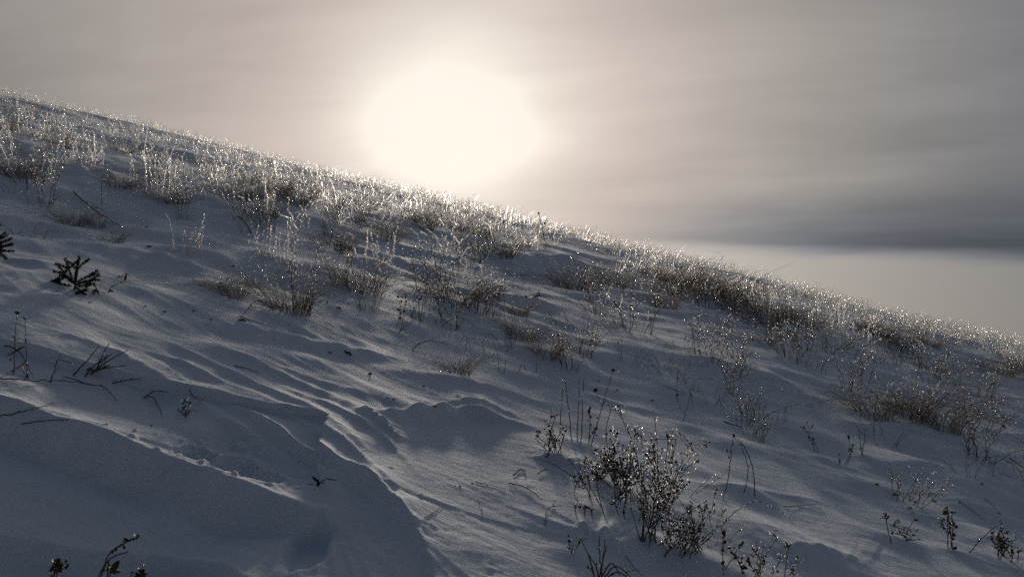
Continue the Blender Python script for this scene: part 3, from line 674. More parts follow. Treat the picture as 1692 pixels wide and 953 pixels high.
TWIGS = [
    ('fallen_stick', 'stick', 'fallen dark stick slanting down the slope at upper left', [(121, 321), (140, 340), (170, 362), (203, 383)], dict(r=.007, side=3, lift=.03, ice=.3)),
    ('leaning_twig', 'twig', 'dark twig leaning left out of the grass clump under the drift crest', [(965, 465), (942, 448), (922, 433)], dict(r=.004, side=2, arch=True, ice=1)),
    ('leaning_twig', 'twig', 'long dark twig leaning left inside the glitter at upper left', [(292, 310), (280, 290), (262, 262)], dict(r=.005, side=2, arch=True, ice=.6)),
    ('leaning_twig', 'twig', 'dark drooping stem with icy tip above the pale bristly tuft', [(415, 385), (405, 368), (392, 357)], dict(r=.006, side=2, arch=True, ice=1.5)),
    ('fallen_twig', 'twig', 'forked dark twig at the left foot of the bushy dark grass tuft', [(410, 512), (425, 500), (440, 507), (453, 517)], dict(r=.004, side=3)),
    ('fallen_twig', 'twig', 'long thin twig lying from the left edge below the thin stems', [(0, 630), (50, 634), (100, 634), (152, 639)], dict(r=.0024, side=2, ice=.1)),
    ('fallen_twig', 'twig', 'short stick propped against the left pair of thin stems', [(12, 622), (28, 612), (45, 602)], dict(r=.003, side=0)),
    ('fallen_twig', 'twig', 'bent twig curving down between the left pair of thin stems', [(6, 576), (24, 580), (40, 598), (54, 625)], dict(r=.0024, side=1, arch=False, ice=.4)),
    ('fallen_twig', 'twig', 'small upright crooked twig left of the fan of stiff stalks', [(82, 632), (90, 612), (96, 594), (120, 600)], dict(r=.0026, side=2, arch=True, ice=.4)),
    ('bent_straw', 'straw', 'bent straw beaded with ice below the fan of stiff stalks', [(107, 627), (148, 640), (168, 642), (182, 652), (193, 668)], dict(r=.0022, side=1, ice=1.2)),
    ('fallen_twig', 'twig', 'thin twig right below the fan of stiff stalks', [(185, 638), (208, 633), (233, 630)], dict(r=.0026, side=2)),
    ('bent_straw', 'straw', 'hooked straw arching right of the twig below the stalk fan', [(237, 658), (248, 650), (260, 645), (279, 648)], dict(r=.0026, side=1, ice=.3, arch=True)),
    ('bent_straw', 'straw', 'short drooping icy straw under the hooked straw', [(242, 658), (252, 661), (260, 672), (268, 692)], dict(r=.002, side=1, ice=1.4)),
    ('bent_straw', 'straw', 'crooked icy straw above the tiny black umbel', [(312, 648), (320, 660), (330, 665), (339, 664)], dict(r=.002, side=1, ice=.8)),
    ('fallen_straw', 'straw', 'half-buried straw slanting up from the left edge above the bank', [(-5, 690), (30, 683), (60, 675), (90, 667)], dict(r=.0022, side=1, lift=.004)),
    ('fallen_straw', 'straw', 'half-buried straw lying level just under the slanting one', [(35, 701), (70, 696), (110, 694), (140, 695)], dict(r=.0018, side=0, lift=.002)),
    ('fallen_straw', 'straw', 'dark straw scrap lying on smooth snow right of the stalk fan', [(388, 605), (405, 609), (428, 616)], dict(r=.0024, side=0, lift=.003)),
    ('fallen_straw', 'straw', 'dark straw lying below the forked twig', [(396, 524), (425, 533), (456, 544)], dict(r=.003, side=0, lift=.004)),
    ('arched_straw', 'straw', 'bare straw arching over snow left of the broken stem', [(730, 540), (745, 528), (765, 526), (790, 543)], dict(r=.0024, side=0, arch=True)),
    ('arched_straw', 'straw', 'fainter bare straw arching just above the other arched straw', [(708, 520), (720, 517), (740, 518), (750, 527)], dict(r=.0018, side=0, arch=True)),
    ('arched_straw', 'straw', 'dark bent straw hugging the snow below both arched straws', [(682, 578), (692, 568), (710, 563), (742, 568)], dict(r=.003, side=1, arch=True)),
    ('arched_straw', 'straw', 'curled icy straw above the row of short dark stubs', [(800, 580), (798, 563), (812, 553), (825, 566)], dict(r=.0024, side=0, arch=True, ice=.8)),
    ('arched_straw', 'straw', 'curled hooked straw left of the icy arching grass', [(770, 578), (772, 560), (766, 556), (758, 572)], dict(r=.0024, side=1, arch=True)),
    ('icy_straw', 'straw', 'bright straight icy straw slanting up right inside the big clump', [(1140, 820), (1160, 800), (1183, 783)], dict(r=.0016, side=0, arch=True, ice=3)),
    ('icy_straw', 'straw', 'long icy straw reaching right above the bright straight one', [(1105, 808), (1130, 785), (1160, 770)], dict(r=.0016, side=0, arch=True, ice=2)),
    ('icy_straw', 'straw', 'icy straw slanting right from the low dense weed', [(1115, 856), (1140, 843), (1165, 828)], dict(r=.0016, side=0, arch=True, ice=2.2)),
    ('icy_straw', 'straw', 'long thin straw arching right from the foot of the low dense weed', [(1190, 870), (1215, 845), (1250, 828), (1290, 845), (1312, 866)], dict(r=.0016, side=1, arch=True, ice=.8)),
    ('icy_straw', 'straw', 'thin straw running up right to the leaning drop right of the clump', [(1150, 815), (1180, 795), (1212, 770)], dict(r=.0014, side=1, arch=True, ice=1)),
    ('fallen_twig', 'twig', 'crooked dark twig on the snow left of the short black seed-head weed', [(840, 800), (870, 808), (898, 830)], dict(r=.0024, side=2, lift=.006)),
    ('fallen_twig', 'twig', 'thin twig reaching left over the drift below the bare stems', [(945, 785), (910, 765), (870, 753)], dict(r=.0018, side=1, arch=True)),
    ('fallen_twig', 'twig', 'dark curled twig on the drift left of the short seed-head weed', [(848, 787), (858, 778), (868, 780), (866, 788)], dict(r=.003, side=1, lift=.006)),
    ('fallen_twig', 'twig', 'short dark twig beside the dark curled one on the drift', [(889, 785), (896, 780), (905, 778)], dict(r=.003, side=1, lift=.008)),
    ('fallen_twig', 'twig', 'bent twig drooping from the bank left of the row of black buds', [(900, 868), (902, 850), (908, 840), (928, 836)], dict(r=.0024, side=2, lift=.004)),
    ('fallen_straw', 'straw', 'thin reddish straw on the smooth snow below the drift crest', [(785, 797), (810, 802), (835, 809)], dict(r=.0014, side=0, lift=.003)),
    ('fallen_straw', 'straw', 'dotted straw slanting on smooth snow in the lower middle', [(700, 857), (715, 848), (732, 838)], dict(r=.0016, side=0, lift=.002)),
    ('fallen_straw', 'straw', 'upright faint straw in smooth snow of the lower middle', [(790, 828), (795, 840), (798, 855)], dict(r=.0012, side=0, lift=.004)),
    ('fallen_twig', 'twig', 'dark flat twig on snow above the largest seed-head weed', [(1198, 698), (1212, 703), (1226, 706)], dict(r=.0045, side=2, lift=.006)),
    ('fallen_twig', 'twig', 'dark twig slanting at the right edge above the corner weed', [(1668, 758), (1680, 766), (1693, 775)], dict(r=.005, side=2, lift=.01)),
    ('fallen_straw', 'straw', 'level straw on snow right of the big clump', [(1295, 838), (1320, 836), (1350, 834)], dict(r=.0018, side=1, lift=.004)),
    ('fallen_straw', 'straw', 'long straw slanting down left of the corner weed', [(1585, 829), (1605, 843), (1627, 861)], dict(r=.0018, side=1, lift=.006)),
    ('fallen_straw', 'straw', 'short straw with a bud above the corner weed', [(1626, 826), (1636, 833), (1645, 842)], dict(r=.0022, side=1, lift=.01)),
    ('fallen_straw', 'straw', 'straw leaning out of the bottom edge right of the broken stub', [(1033, 922), (1045, 938), (1062, 956)], dict(r=.0018, side=0, lift=.01)),
    ('icy_straw', 'straw', 'arched icy straw tip above the black crouching plant', [(905, 480), (925, 468), (945, 466)], dict(r=.003, side=0, arch=True, ice=1.2)),
    ('icy_straw', 'straw', 'thin icy spray slanting right above the black crouching plant', [(862, 472), (872, 462), (880, 453)], dict(r=.002, side=1, arch=True, ice=1.5)),
    ('icy_straw', 'straw', 'beaded arching straw above the third clump', [(722, 462), (712, 440), (690, 428), (678, 433)], dict(r=.003, side=0, arch=True, ice=1.6)),
    ('icy_straw', 'straw', 'bright slanting straw tip over the lone middle tuft', [(958, 580), (965, 555), (975, 534)], dict(r=.003, side=1, arch=True, ice=2.2)),
]
SPRUCES = [
    ('dark green spruce sapling poking out of the snow at left', (122, 478), [
        [(122, 470), (126, 448), (131, 424)], [(120, 466), (114, 445), (108, 427)], [(120, 468), (108, 452), (97, 440)], [(118, 472), (100, 474), (84, 480)],
        [(126, 466), (145, 457), (163, 451)], [(126, 470), (145, 464), (164, 462)], [(124, 474), (132, 480), (142, 488)], [(118, 466), (108, 456), (99, 455)], [(126, 472), (138, 472), (150, 470)]], 61, None, [(142, 461), (152, 466), (146, 459)]),
    ('spruce bough tip reaching in at the left edge', (-45, 420), [
        [(-45, 404), (-24, 395), (-4, 376)], [(-40, 408), (-14, 402), (6, 390)], [(-40, 410), (-8, 408), (20, 404)], [(-38, 411), (-8, 413), (22, 415)], [(-40, 412), (-15, 416), (10, 414)], [(-40, 408), (-14, 404), (14, 397)]], 62, None, [(13, 420), (14, 424)]),
]
SCRAPS = [
    (610, 618, 20, 'brown leaf scrap on smooth snow above the drift crest'),
    (700, 638, 10, 'small curled scrap right of the brown leaf scrap'),
    (575, 585, 26, 'flat dark scrap on smooth snow under the second clump'),
    (752, 608, 8, 'single dark crumb on the smooth snow below the arched straws'),
    (718, 672, 14, 'dark splinter lying just above the drift crest'),
    (175, 702, 12, 'dark bud lying on the bank at left'),
    (250, 703, 10, 'tiny dark flake right of the bud on the bank'),
    (272, 515, 12, 'little dark stub on snow right below the spruce sapling'),
    (320, 514, 9, 'small weed stub between the spruce sapling and the forked twig'),
    (348, 528, 10, 'dark crumb left of the dark straw below the forked twig'),
    (400, 530, 22, 'dark flat scrap at the start of the dark straw'),
    (240, 506, 8, 'dark fleck straight below the shrivelled dark leaf'),
    (184, 481, 12, 'dark twig scrap right of the spruce sapling'),
    (148, 500, 10, 'pale dead bud below the spruce sapling'),
    (1078, 662, 12, 'black seed head on open snow above the tall seed-head clump'),
    (1160, 700, 5, 'tiny bright-edged speck above the largest weed'),
    (1341, 672, 8, 'dark seed head beside the few bent straws'),
    (1450, 801, 16, 'dark bud cluster on snow above the short bent-head weed'),
    (1478, 818, 18, 'flat dark leaf bits just below the dark bud cluster'),
    (1503, 840, 14, 'black bud on snow left of the slim leafy weed'),
    (1512, 829, 9, 'small dark crumb above the black bud'),
    (1544, 828, 14, 'dark bud with a stem above the slim leafy weed'),
    (1585, 830, 10, 'dark bud at the upper end of the long slanting straw'),
    (1622, 800, 12, 'dark leaf bits on snow below the right edge twig'),
    (1633, 755, 10, 'short dark scrap left of the twig at the right edge'),
    (1558, 806, 10, 'thin scrap standing up above the slim leafy weed'),
    (1651, 848, 9, 'dark crumb just above the corner weed'),
    (780, 798, 8, 'dark crumbs below the drift crest in smooth snow'),
    (760, 803, 9, 'dark fleck pair left of the thin reddish straw'),
    (243, 375, 12, 'dark scrap right of the lower end of the fallen stick'),
    (246, 408, 14, 'flat dark scrap on the snow left of the small spreading icy tuft'),
    (365, 468, 14, 'dark dead leaf in the buried grass right of the sapling'),
    (385, 440, 12, 'dark scrap above the buried grass'),
    (545, 583, 12, 'pale brown sliver on smooth snow below the forked twig'),
    (500, 470, 10, 'leaf bit over the bushy dark tuft'),
    (990, 630, 10, 'dark scrap on snow above the tall bare stems'),
    (1020, 645, 9, 'dark flake right of the tall bare stems'),
    (1225, 735, 10, 'dark scrap above the two arched stems'),
    (650, 660, 12, 'thin dark sliver above left of the drift crest'),
    (560, 510, 14, 'dark dead leaf between the first and second clump'),
    (575, 503, 10, 'black scrap at the foot of the second clump'),
    (542, 500, 12, 'crumpled black leaf right of the bushy dark tuft'),
]
_rq = np.random.default_rng(9)
for _k in range(14):
    SCRAPS.append((float(_rq.uniform(20, 1680)), 0, float(_rq.uniform(4, 8)), 'loose tiny dark plant crumb on the bare snow'))
SCRAPS = [(a, b if b else float(np.interp(a, [0, 846, 1692], [420, 520, 660]) + _rq.uniform(0, 190)), c, d) for a, b, c, d in SCRAPS]
for _px, _py, _w, _h, _s, *_ in TUFTS:
    if _s in ('grass', 'icy') and _py < 720:
        _p = ray_hit(_px, _py, base_z)
        MOUNDS.append((_p[0], _p[1], max(.07, .5 * _w * _p[1] / F_PX), .016 + .010 * (_p[1] > 4)))
for _w in WEEDS:
    if _w[3][1] < 935 and len(_w[4]) > 1 and 'depth' not in (_w[5] if len(_w) > 5 else {}):
        _p = ray_hit(*_w[3], base_z)
        MOUNDS.append((_p[0], _p[1], .05 + .012 * len(_w[4]) ** .5, .014))

GRID = {}
def build_ground():
    rows = np.concatenate([-np.geomspace(3000, 1.0, 40), np.linspace(-0.9, 1.35, 20), np.linspace(1.37, 2.0, 70)[:-1],
                           np.geomspace(2.0, 5.2, 250), np.geomspace(5.24, 30, 190), np.geomspace(31, 4000, 46)])
    uc = np.linspace(-0.70, 0.70, 620)
    ue = np.geomspace(0.705, 2500, 60)
    u = np.concatenate([-ue[::-1], uc, ue])
    w = np.sqrt(rows ** 2 + 0.8)
    X = u[None, :] * np.minimum(w, 60)[:, None]
    X = np.sign(X) * np.minimum(np.abs(X), 5000)
    Y = np.repeat(rows[:, None], len(u), 1)
    Z = hill(X.ravel(), Y.ravel())
    V = np.stack([X.ravel(), Y.ravel(), Z], 1)
    nr, nc = X.shape
    GRID.update(rows=rows, u=u, Z=Z.reshape(nr, nc))
    i = np.arange(nr - 1)[:, None] * nc + np.arange(nc - 1)[None, :]
    Fq = np.stack([i, i + 1, i + nc + 1, i + nc], -1).reshape(-1, 4)
    o = link('snow_hillside', mesh_from('snow_hillside', V, Fq, M_SNOW))
    tag(o, 'wind-carved snow covering the steep hillside', None, None, 'structure')
    return o
build_ground()

def hill(x, y):
    """height of the finished snow mesh"""
    x = np.asarray(x, float); y = np.asarray(y, float)
    rows, u, Z = GRID['rows'], GRID['u'], GRID['Z']
    i = np.clip(np.searchsorted(rows, y) - 1, 0, len(rows) - 2)
    f = np.clip((y - rows[i]) / (rows[i + 1] - rows[i]), 0, 1)
    out = 0.0
    for k, wt in ((0, 1 - f), (1, f)):
        uu_ = x / np.minimum(np.sqrt(rows[i + k] ** 2 + 0.8), 60)
        j = np.clip(np.searchsorted(u, uu_) - 1, 0, len(u) - 2)
        g_ = np.clip((uu_ - u[j]) / (u[j + 1] - u[j]), 0, 1)
        out = out + wt * (Z[i + k, j] * (1 - g_) + Z[i + k, j + 1] * g_)
    return out
print('ground', round(time.time() - T0, 1))
# ------------------------------------------------------------------ geometry helpers
def tubes(P, R, k=3):
    """m tubes at once: P (m,n,3) points, R (m,n) radii -> verts, triangle faces"""
    P = np.asarray(P, float); R = np.asarray(R, float)
    m, n, _ = P.shape
    T = np.gradient(P, axis=1)
    T /= np.linalg.norm(T, axis=2, keepdims=True) + 1e-12
    ref = np.where(np.abs(T[..., 2:3]) > 0.9, np.array([1.0, 0.13, 0]), np.array([0.0, 0.1, 1.0]))
    A = np.cross(T, ref); A /= np.linalg.norm(A, axis=2, keepdims=True) + 1e-12
    B = np.cross(T, A)
    th = np.arange(k) * 2 * math.pi / k
    V = P[:, :, None, :] + R[:, :, None, None] * (np.cos(th)[None, None, :, None] * A[:, :, None, :] + np.sin(th)[None, None, :, None] * B[:, :, None, :])
    V = V.reshape(-1, 3)
    i = (np.arange(m)[:, None, None] * n + np.arange(n - 1)[None, :, None]) * k
    j = np.arange(k)[None, None, :]
    a, b = i + j, i + (j + 1) % k
    c, d = b + k, a + k
    F = np.concatenate([np.stack([a, b, c], -1).reshape(-1, 3), np.stack([a, c, d], -1).reshape(-1, 3)])
    return V, F

def ribbons(P, W, rng):
    """m flat grass blades: P (m,n,3) spines, W (n,) half widths; each blade twists its own way"""
    m, n, _ = P.shape
    T = np.gradient(P, axis=1); T /= np.linalg.norm(T, axis=2, keepdims=True) + 1e-12
    a = rng.uniform(0, 2 * math.pi, (m, 1)) + np.linspace(0, 1, n)[None] * rng.normal(0, .8, (m, 1))
    A = np.cross(T, np.stack([np.cos(a), np.sin(a), 0.2 + 0 * a], -1)); A /= np.linalg.norm(A, axis=2, keepdims=True) + 1e-12
    V = np.stack([P - A * W[None, :, None], P + A * W[None, :, None]], 2).reshape(-1, 3)
    i = (np.arange(m)[:, None] * n + np.arange(n - 1)[None]) * 2
    F = np.concatenate([np.stack([i, i + 1, i + 3], -1).reshape(-1, 3), np.stack([i, i + 3, i + 2], -1).reshape(-1, 3)])
    return V, F

_OCT_V = np.array([[1, 0, 0], [-1, 0, 0], [0, 1, 0], [0, -1, 0], [0, 0, 1.25], [0, 0, -1.25]], float)
_OCT_F = np.array([[0, 2, 4], [2, 1, 4], [1, 3, 4], [3, 0, 4], [2, 0, 5], [1, 2, 5], [3, 1, 5], [0, 3, 5]])
_TET_V = np.array([[1, 0, -.6], [-.5, .87, -.6], [-.5, -.87, -.6], [0, 0, 1.2]], float)
_TET_F = np.array([[0, 2, 1], [0, 1, 3], [1, 2, 3], [2, 0, 3]])
_t = (1 + 5 ** .5) / 2
_ICO_V = np.array([[-1, _t, 0], [1, _t, 0], [-1, -_t, 0], [1, -_t, 0], [0, -1, _t], [0, 1, _t], [0, -1, -_t], [0, 1, -_t], [_t, 0, -1], [_t, 0, 1], [-_t, 0, -1], [-_t, 0, 1]], float)
_ICO_V /= np.linalg.norm(_ICO_V[0])
_ICO_F = np.array([[0, 11, 5], [0, 5, 1], [0, 1, 7], [0, 7, 10], [0, 10, 11], [1, 5, 9], [5, 11, 4], [11, 10, 2], [10, 7, 6], [7, 1, 8],
                   [3, 9, 4], [3, 4, 2], [3, 2, 6], [3, 6, 8], [3, 8, 9], [4, 9, 5], [2, 4, 11], [6, 2, 10], [8, 6, 7], [9, 8, 1]])

def blobs(C, R, rng, V0=_OCT_V, F0=_OCT_F, jit=0.25, stretch=0.35):
    C = np.asarray(C, float).reshape(-1, 3); R = np.broadcast_to(np.asarray(R, float), (len(C),))
    m, nv = len(C), len(V0)
    V = np.repeat(V0[None], m, 0) * (1 + jit * rng.uniform(-1, 1, (m, nv, 1)))
    V = V * (1 + stretch * rng.uniform(-1, 1, (m, 1, 3)))
    a = rng.uniform(0, 2 * math.pi, m); b = rng.normal(0, 0.5, m)
    ca, sa, cb, sb = np.cos(a), np.sin(a), np.cos(b), np.sin(b)
    x, y, z = V[..., 0], V[..., 1], V[..., 2]
    y, z = y * cb[:, None] - z * sb[:, None], y * sb[:, None] + z * cb[:, None]
    x, y = x * ca[:, None] - y * sa[:, None], x * sa[:, None] + y * ca[:, None]
    V = np.stack([x, y, z], -1) * R[:, None, None] + C[:, None, :]
    F = F0[None] + (np.arange(m) * nv)[:, None, None]
    return V.reshape(-1, 3), F.reshape(-1, 3)

def merge(parts):
    parts = [p for p in parts if p is not None and len(p[0])]
    if not parts: return np.zeros((0, 3)), np.zeros((0, 3), int)
    V, F, o = [], [], 0
    for v, f in parts:
        V.append(v); F.append(f + o); o += len(v)
    return np.concatenate(V), np.concatenate(F)

def unit(v): return v / (np.linalg.norm(v, axis=-1, keepdims=True) + 1e-12)

# ------------------------------------------------------------------ tuft prototypes (about 0.3 m tall, base at the origin)
def blade_paths(rng, m, n, h, rb, lean, arch, wind=(0, 0), hv=0.35):
    az = rng.uniform(0, 2 * math.pi, m)
    rr = rb * np.sqrt(rng.uniform(0, 1, m))
    base = np.stack([rr * np.cos(az), rr * np.sin(az), np.full(m, -0.03)], 1)
    az2 = az + rng.normal(0, 0.7, m)
    out = np.stack([np.cos(az2), np.sin(az2)], 1)
    H = h * np.clip(rng.normal(1 - hv, hv * .6, m), .25, 1.25)
    le = np.abs(rng.normal(0, lean, m)); ar = np.abs(rng.normal(0, arch, m))
    t = np.linspace(0, 1, n)[None, :]
    hor = (le[:, None] * t + ar[:, None] * t ** 2.2) * H[:, None]
    z = H[:, None] * (t - 0.55 * np.clip(ar, 0, 1.2)[:, None] * t ** 3)
    P = np.zeros((m, n, 3))
    P[..., 0] = base[:, None, 0] + out[:, None, 0] * hor + wind[0] * H[:, None] * t ** 1.5
    P[..., 1] = base[:, None, 1] + out[:, None, 1] * hor + wind[1] * H[:, None] * t ** 1.5
    P[..., 2] = base[:, None, 2] + z + 0.02 * t
    kink = rng.normal(0, 0.016, (m, n, 3)) * (np.linspace(0, 1, n)[None, :, None]) * h / .3
    return P + kink

def along(P, t):
    """points on each path P (m,n,3) at parameters t (m,q)"""
    n = P.shape[1]
    f = np.clip(t, 0, 1) * (n - 1); i = np.minimum(f.astype(int), n - 2); w = (f - i)[..., None]
    mi = np.arange(P.shape[0])[:, None]
    return P[mi, i] * (1 - w) + P[mi, i + 1] * w

def tuft_parts(style, rng, far=False):
    """-> straw geometry, dark head geometry, ice geometry"""
    tv, tf = (_TET_V, _TET_F) if far else (_OCT_V, _OCT_F)
    straw, head, ice = [], [], []
    tv = tv * (1.35 if far else (1.0 if style == 'icy' else 0.66))
    taper = lambda n, r0, r1: np.linspace(r0, r1, n)
    if style == 'grass':
        m = 26 if far else 170; n = 3 if far else 6
        P = blade_paths(rng, m, n, 0.22 if far else 0.30, 0.24 if far else 0.12, 0.50, 0.8)
        straw.append(ribbons(P, taper(n, .0022, .0009) if far else taper(n, .0014, .0006), rng))
        q = 2 if far else 3
        t = rng.uniform(.45, 1, (m, q)); C = along(P, t).reshape(-1, 3)
        keep = rng.uniform(0, 1, len(C)) < (.55 if far else .3)
        ice.append(blobs(C[keep], rng.uniform(.0028, .0058, keep.sum()), rng, tv, tf))
        s = 3 if far else 9
        P = blade_paths(rng, s, 6, 0.30 if far else 0.38, 0.22 if far else 0.09, 0.35, 0.45)
        straw.append(ribbons(P, taper(6, .0020, .0010), rng))
        C = along(P, rng.uniform(.3, 1, (s, 9 if far else 14))).reshape(-1, 3)
        ice.append(blobs(C, rng.uniform(.003, .0068, len(C)), rng, tv, tf))
    elif style == 'icy':
        m = 8 if far else 12; n = 4 if far else 5
        P = blade_paths(rng, m, n, 0.34, 0.34 if far else 0.20, 0.20, 0.18, wind=(rng.normal(-.06, .12), rng.normal(0, .08)), hv=.25)
        straw.append(ribbons(P, taper(n, .0021, .0014), rng))
        q = 11 if far else 22
        t = np.sort(rng.uniform(.15, 1, (m, q)), 1); C = along(P, t).reshape(-1, 3)
        C = C + rng.normal(0, .0022, C.shape)
        ice.append(blobs(C, rng.uniform(.0034, .0085, len(C)), rng, tv, tf, .3, .4))
        if not far:
            P = blade_paths(rng, 26, 5, 0.16, 0.10, 0.45, 0.5)
            straw.append(ribbons(P, taper(5, .0018, .0008), rng))
    elif style == 'weedy':
        m = 5 if far else 10; n = 5
        P = blade_paths(rng, m, n, 0.30, 0.25 if far else 0.10, 0.28, 0.2, hv=.25)
        straw.append(tubes(P, np.repeat(taper(n, .0026, .0012)[None], m, 0), 3))
        q = 3 if far else 6
        t = rng.uniform(.4, .98, (m, q)); B = along(P, t).reshape(-1, 3)
        L = rng.uniform(.03, .09, len(B))
        d = unit(np.stack([rng.normal(0, 1, len(B)), rng.normal(0, 1, len(B)), rng.uniform(.5, 1.6, len(B))], 1))
        E = B + d * L[:, None]
        mid = (B + E) / 2 + rng.normal(0, .006, B.shape)
        straw.append(tubes(np.stack([B, mid, E], 1), np.repeat(taper(3, .0014, .0008)[None], len(B), 0), 3))
        tips = np.concatenate([E, P[:, -1]])
        head.append(blobs(tips + rng.normal(0, .003, tips.shape), rng.uniform(.0028, .0052, len(tips)), rng, tv, tf, .3, .4))
        C = np.concatenate([tips + rng.normal(0, .008, tips.shape), (B + E) / 2, along(P, rng.uniform(.2, 1, (m, 5))).reshape(-1, 3)])
        ice.append(blobs(C, rng.uniform(.0028, .0065, len(C)), rng, tv, tf))
        if not far:
            P = blade_paths(rng, 22, 5, 0.14, 0.10, 0.5, 0.5)
            straw.append(ribbons(P, taper(5, .0018, .0008), rng))
    elif style == 'sparse':
        m, n = 11, 7
        P = blade_paths(rng, m, n, 0.30, 0.10, 0.45, 0.9)
        straw.append(tubes(P, np.repeat(taper(n, .0018, .0007)[None], m, 0), 3))
        C = along(P, rng.uniform(.3, 1, (m, 5))).reshape(-1, 3)
        ice.append(blobs(C, rng.uniform(.002, .0045, len(C)), rng, tv, tf))
        E = P[:5, -1]
        head.append(blobs(E, rng.uniform(.003, .006, 5), rng, tv, tf))
    return merge(straw), merge(head), merge(ice)

PROTO = {}
_rp = np.random.default_rng(11)
for st in ('grass', 'icy', 'weedy', 'sparse'):
    PROTO[st] = []
    for k in range(6):
        s_, h_, i_ = tuft_parts(st, _rp)
        PROTO[st].append((mesh_from('grass_blades', *s_, M_FROST if st == 'icy' else (M_STRAW if st == 'grass' else M_STEM)),
                          mesh_from('seed_heads', *h_, M_HEAD) if len(h_[0]) else None,
                          mesh_from('ice_beads', *i_, M_ICE, False)))

def place_tuft(name, style, loc, sx, sz, label, cat, group, rng, sy=None, lean=0.0):
    e = link(name, None)
    e.empty_display_size = 0.05
    e.location = loc
    e.rotation_mode = 'ZYX'
    e.rotation_euler = (0, lean, rng.uniform(0, 2 * math.pi))
    e.scale = (sx, sy or sx, sz)
    tag(e, label, cat, group)
    b, h, i = PROTO[style][int(rng.integers(6))]
    tag(link('grass_blades' if style in ('grass', 'icy') else 'stalks', b, e), kind='stuff')
    if h is not None: tag(link('seed_heads', h, e), kind='stuff')
    tag(link('ice_beads', i, e), kind='stuff')
    return e

# ------------------------------------------------------------------ tufts one can point at
rt = np.random.default_rng(23)
for px, py, w, h, style, name, cat, label in TUFTS:
    p = ray_hit(px, py, hill)
    d = p[1] / F_PX
    sx, sz = w * d / 0.37, h * d / 0.20
    place_tuft(name, style, (p[0], p[1], p[2] - .012), sx, sz, label, cat, None, rt)

# ------------------------------------------------------------------ the glittering growth on the upper slope
def visible_px(x, y, z):
    dz = z - CAM_H
    c, s = math.cos(PITCH), math.sin(PITCH)
    f = y * c + dz * s; u = -y * s + dz * c
    return PW / 2 + F_PX * x / f, PH / 2 - F_PX * u / f

rs = np.random.default_rng(77)
def edge_y(x_over_y):
    # distance at which the growth closes up, by direction across the slope
    return np.interp(x_over_y, [-.70, -.45, -.33, -.11, .06, .17, .34, .50, .70], [7.6, 7.9, 8.4, 9.6, 11.5, 11.8, 10.6, 12., 15.])

N = 60000
yy = np.sqrt(rs.uniform(4.3 ** 2, 36.0 ** 2, N)); uu = rs.uniform(-.78, .78, N); xx = uu * yy
clump = fbm(xx / 2.1, yy / 1.5, 3, 301)
fine = perlin(xx / .6, yy / .5, 302)
ey = edge_y(uu)
rightness = sstep(.15, .6, uu)
dens = sstep(-2.4, 2.4, yy - ey + 1.6 * clump) * sstep(-.50, .65, clump + .8 * fine) * (1 - .30 * sstep(-.2, -.6, uu))
dens = np.maximum(dens, (.10 + .22 * sstep(-.1, .25, uu)) * sstep(.1, .7, fine + clump + .5))
sel = rs.uniform(0, 1, N) < dens
xx, yy, uu, clump = xx[sel], yy[sel], uu[sel], clump[sel]
cap = 4100
xx, yy, uu, clump = xx[:cap], yy[:cap], uu[:cap], clump[:cap]
zz = hill(xx, yy)
order = np.argsort(yy)
pick = rs.uniform(0, 1, len(xx))
style_i = np.where(uu < .02, np.where(pick < .72, 0, np.where(pick < .88, 1, 2)), np.where(pick < .46, 0, np.where(pick < .74, 1, 2)))
lean = np.where(uu < 0, -.16, .16) * sstep(0, .12, np.abs(uu + .02)) + rs.normal(0, .14, len(xx))
hs = rs.uniform(.72, 1.4, len(xx)) * (1 + .12 * clump) * (1 - .35 * sstep(7.5, 5, yy)) * (1 - .22 * sstep(9, 16, yy)) * (1 - .22 * sstep(-.05, -.3, uu))
style_i = np.where((yy < edge_y(uu) - .6) & (pick < .7), 3, style_i)
STY = ['icy', 'grass', 'weedy', 'sparse']
BANDS = [(-900, 'at the left edge of the upper slope'), (90, 'over the fallen stick'), (200, 'over the dark grass mat'), (310, 'above the small spreading icy tuft'),
         (420, 'above the pale bristly tuft'), (520, 'in the glitter left of the sun'), (620, 'in the glitter beneath the left of the sun'), (720, 'straight beneath the sun'),
         (820, 'on the drift crest right beneath the sun'), (930, 'just right of the skyline stalk'), (1040, 'above the compact round tuft'), (1150, 'above the dark grass cushion'),
         (1270, 'above the tall thin weeds at right'), (1390, 'above the big bushy grass'), (1510, 'near the right end of the ridge'), (1620, 'at the right edge of the ridge')]
WORD = {'icy': ('bundle of ice-beaded stalks', 'stalk tuft'), 'grass': ('ice-crusted grass tuft', 'grass tuft'), 'weedy': ('branched icy weed', 'weed'), 'sparse': ('sprig of thin straws', 'straw tuft')}
vx, vy = visible_px(xx, yy, zz)
inview = (vx > -30) & (vx < PW + 30)
near_idx = [i for i in order if inview[i]][:300]
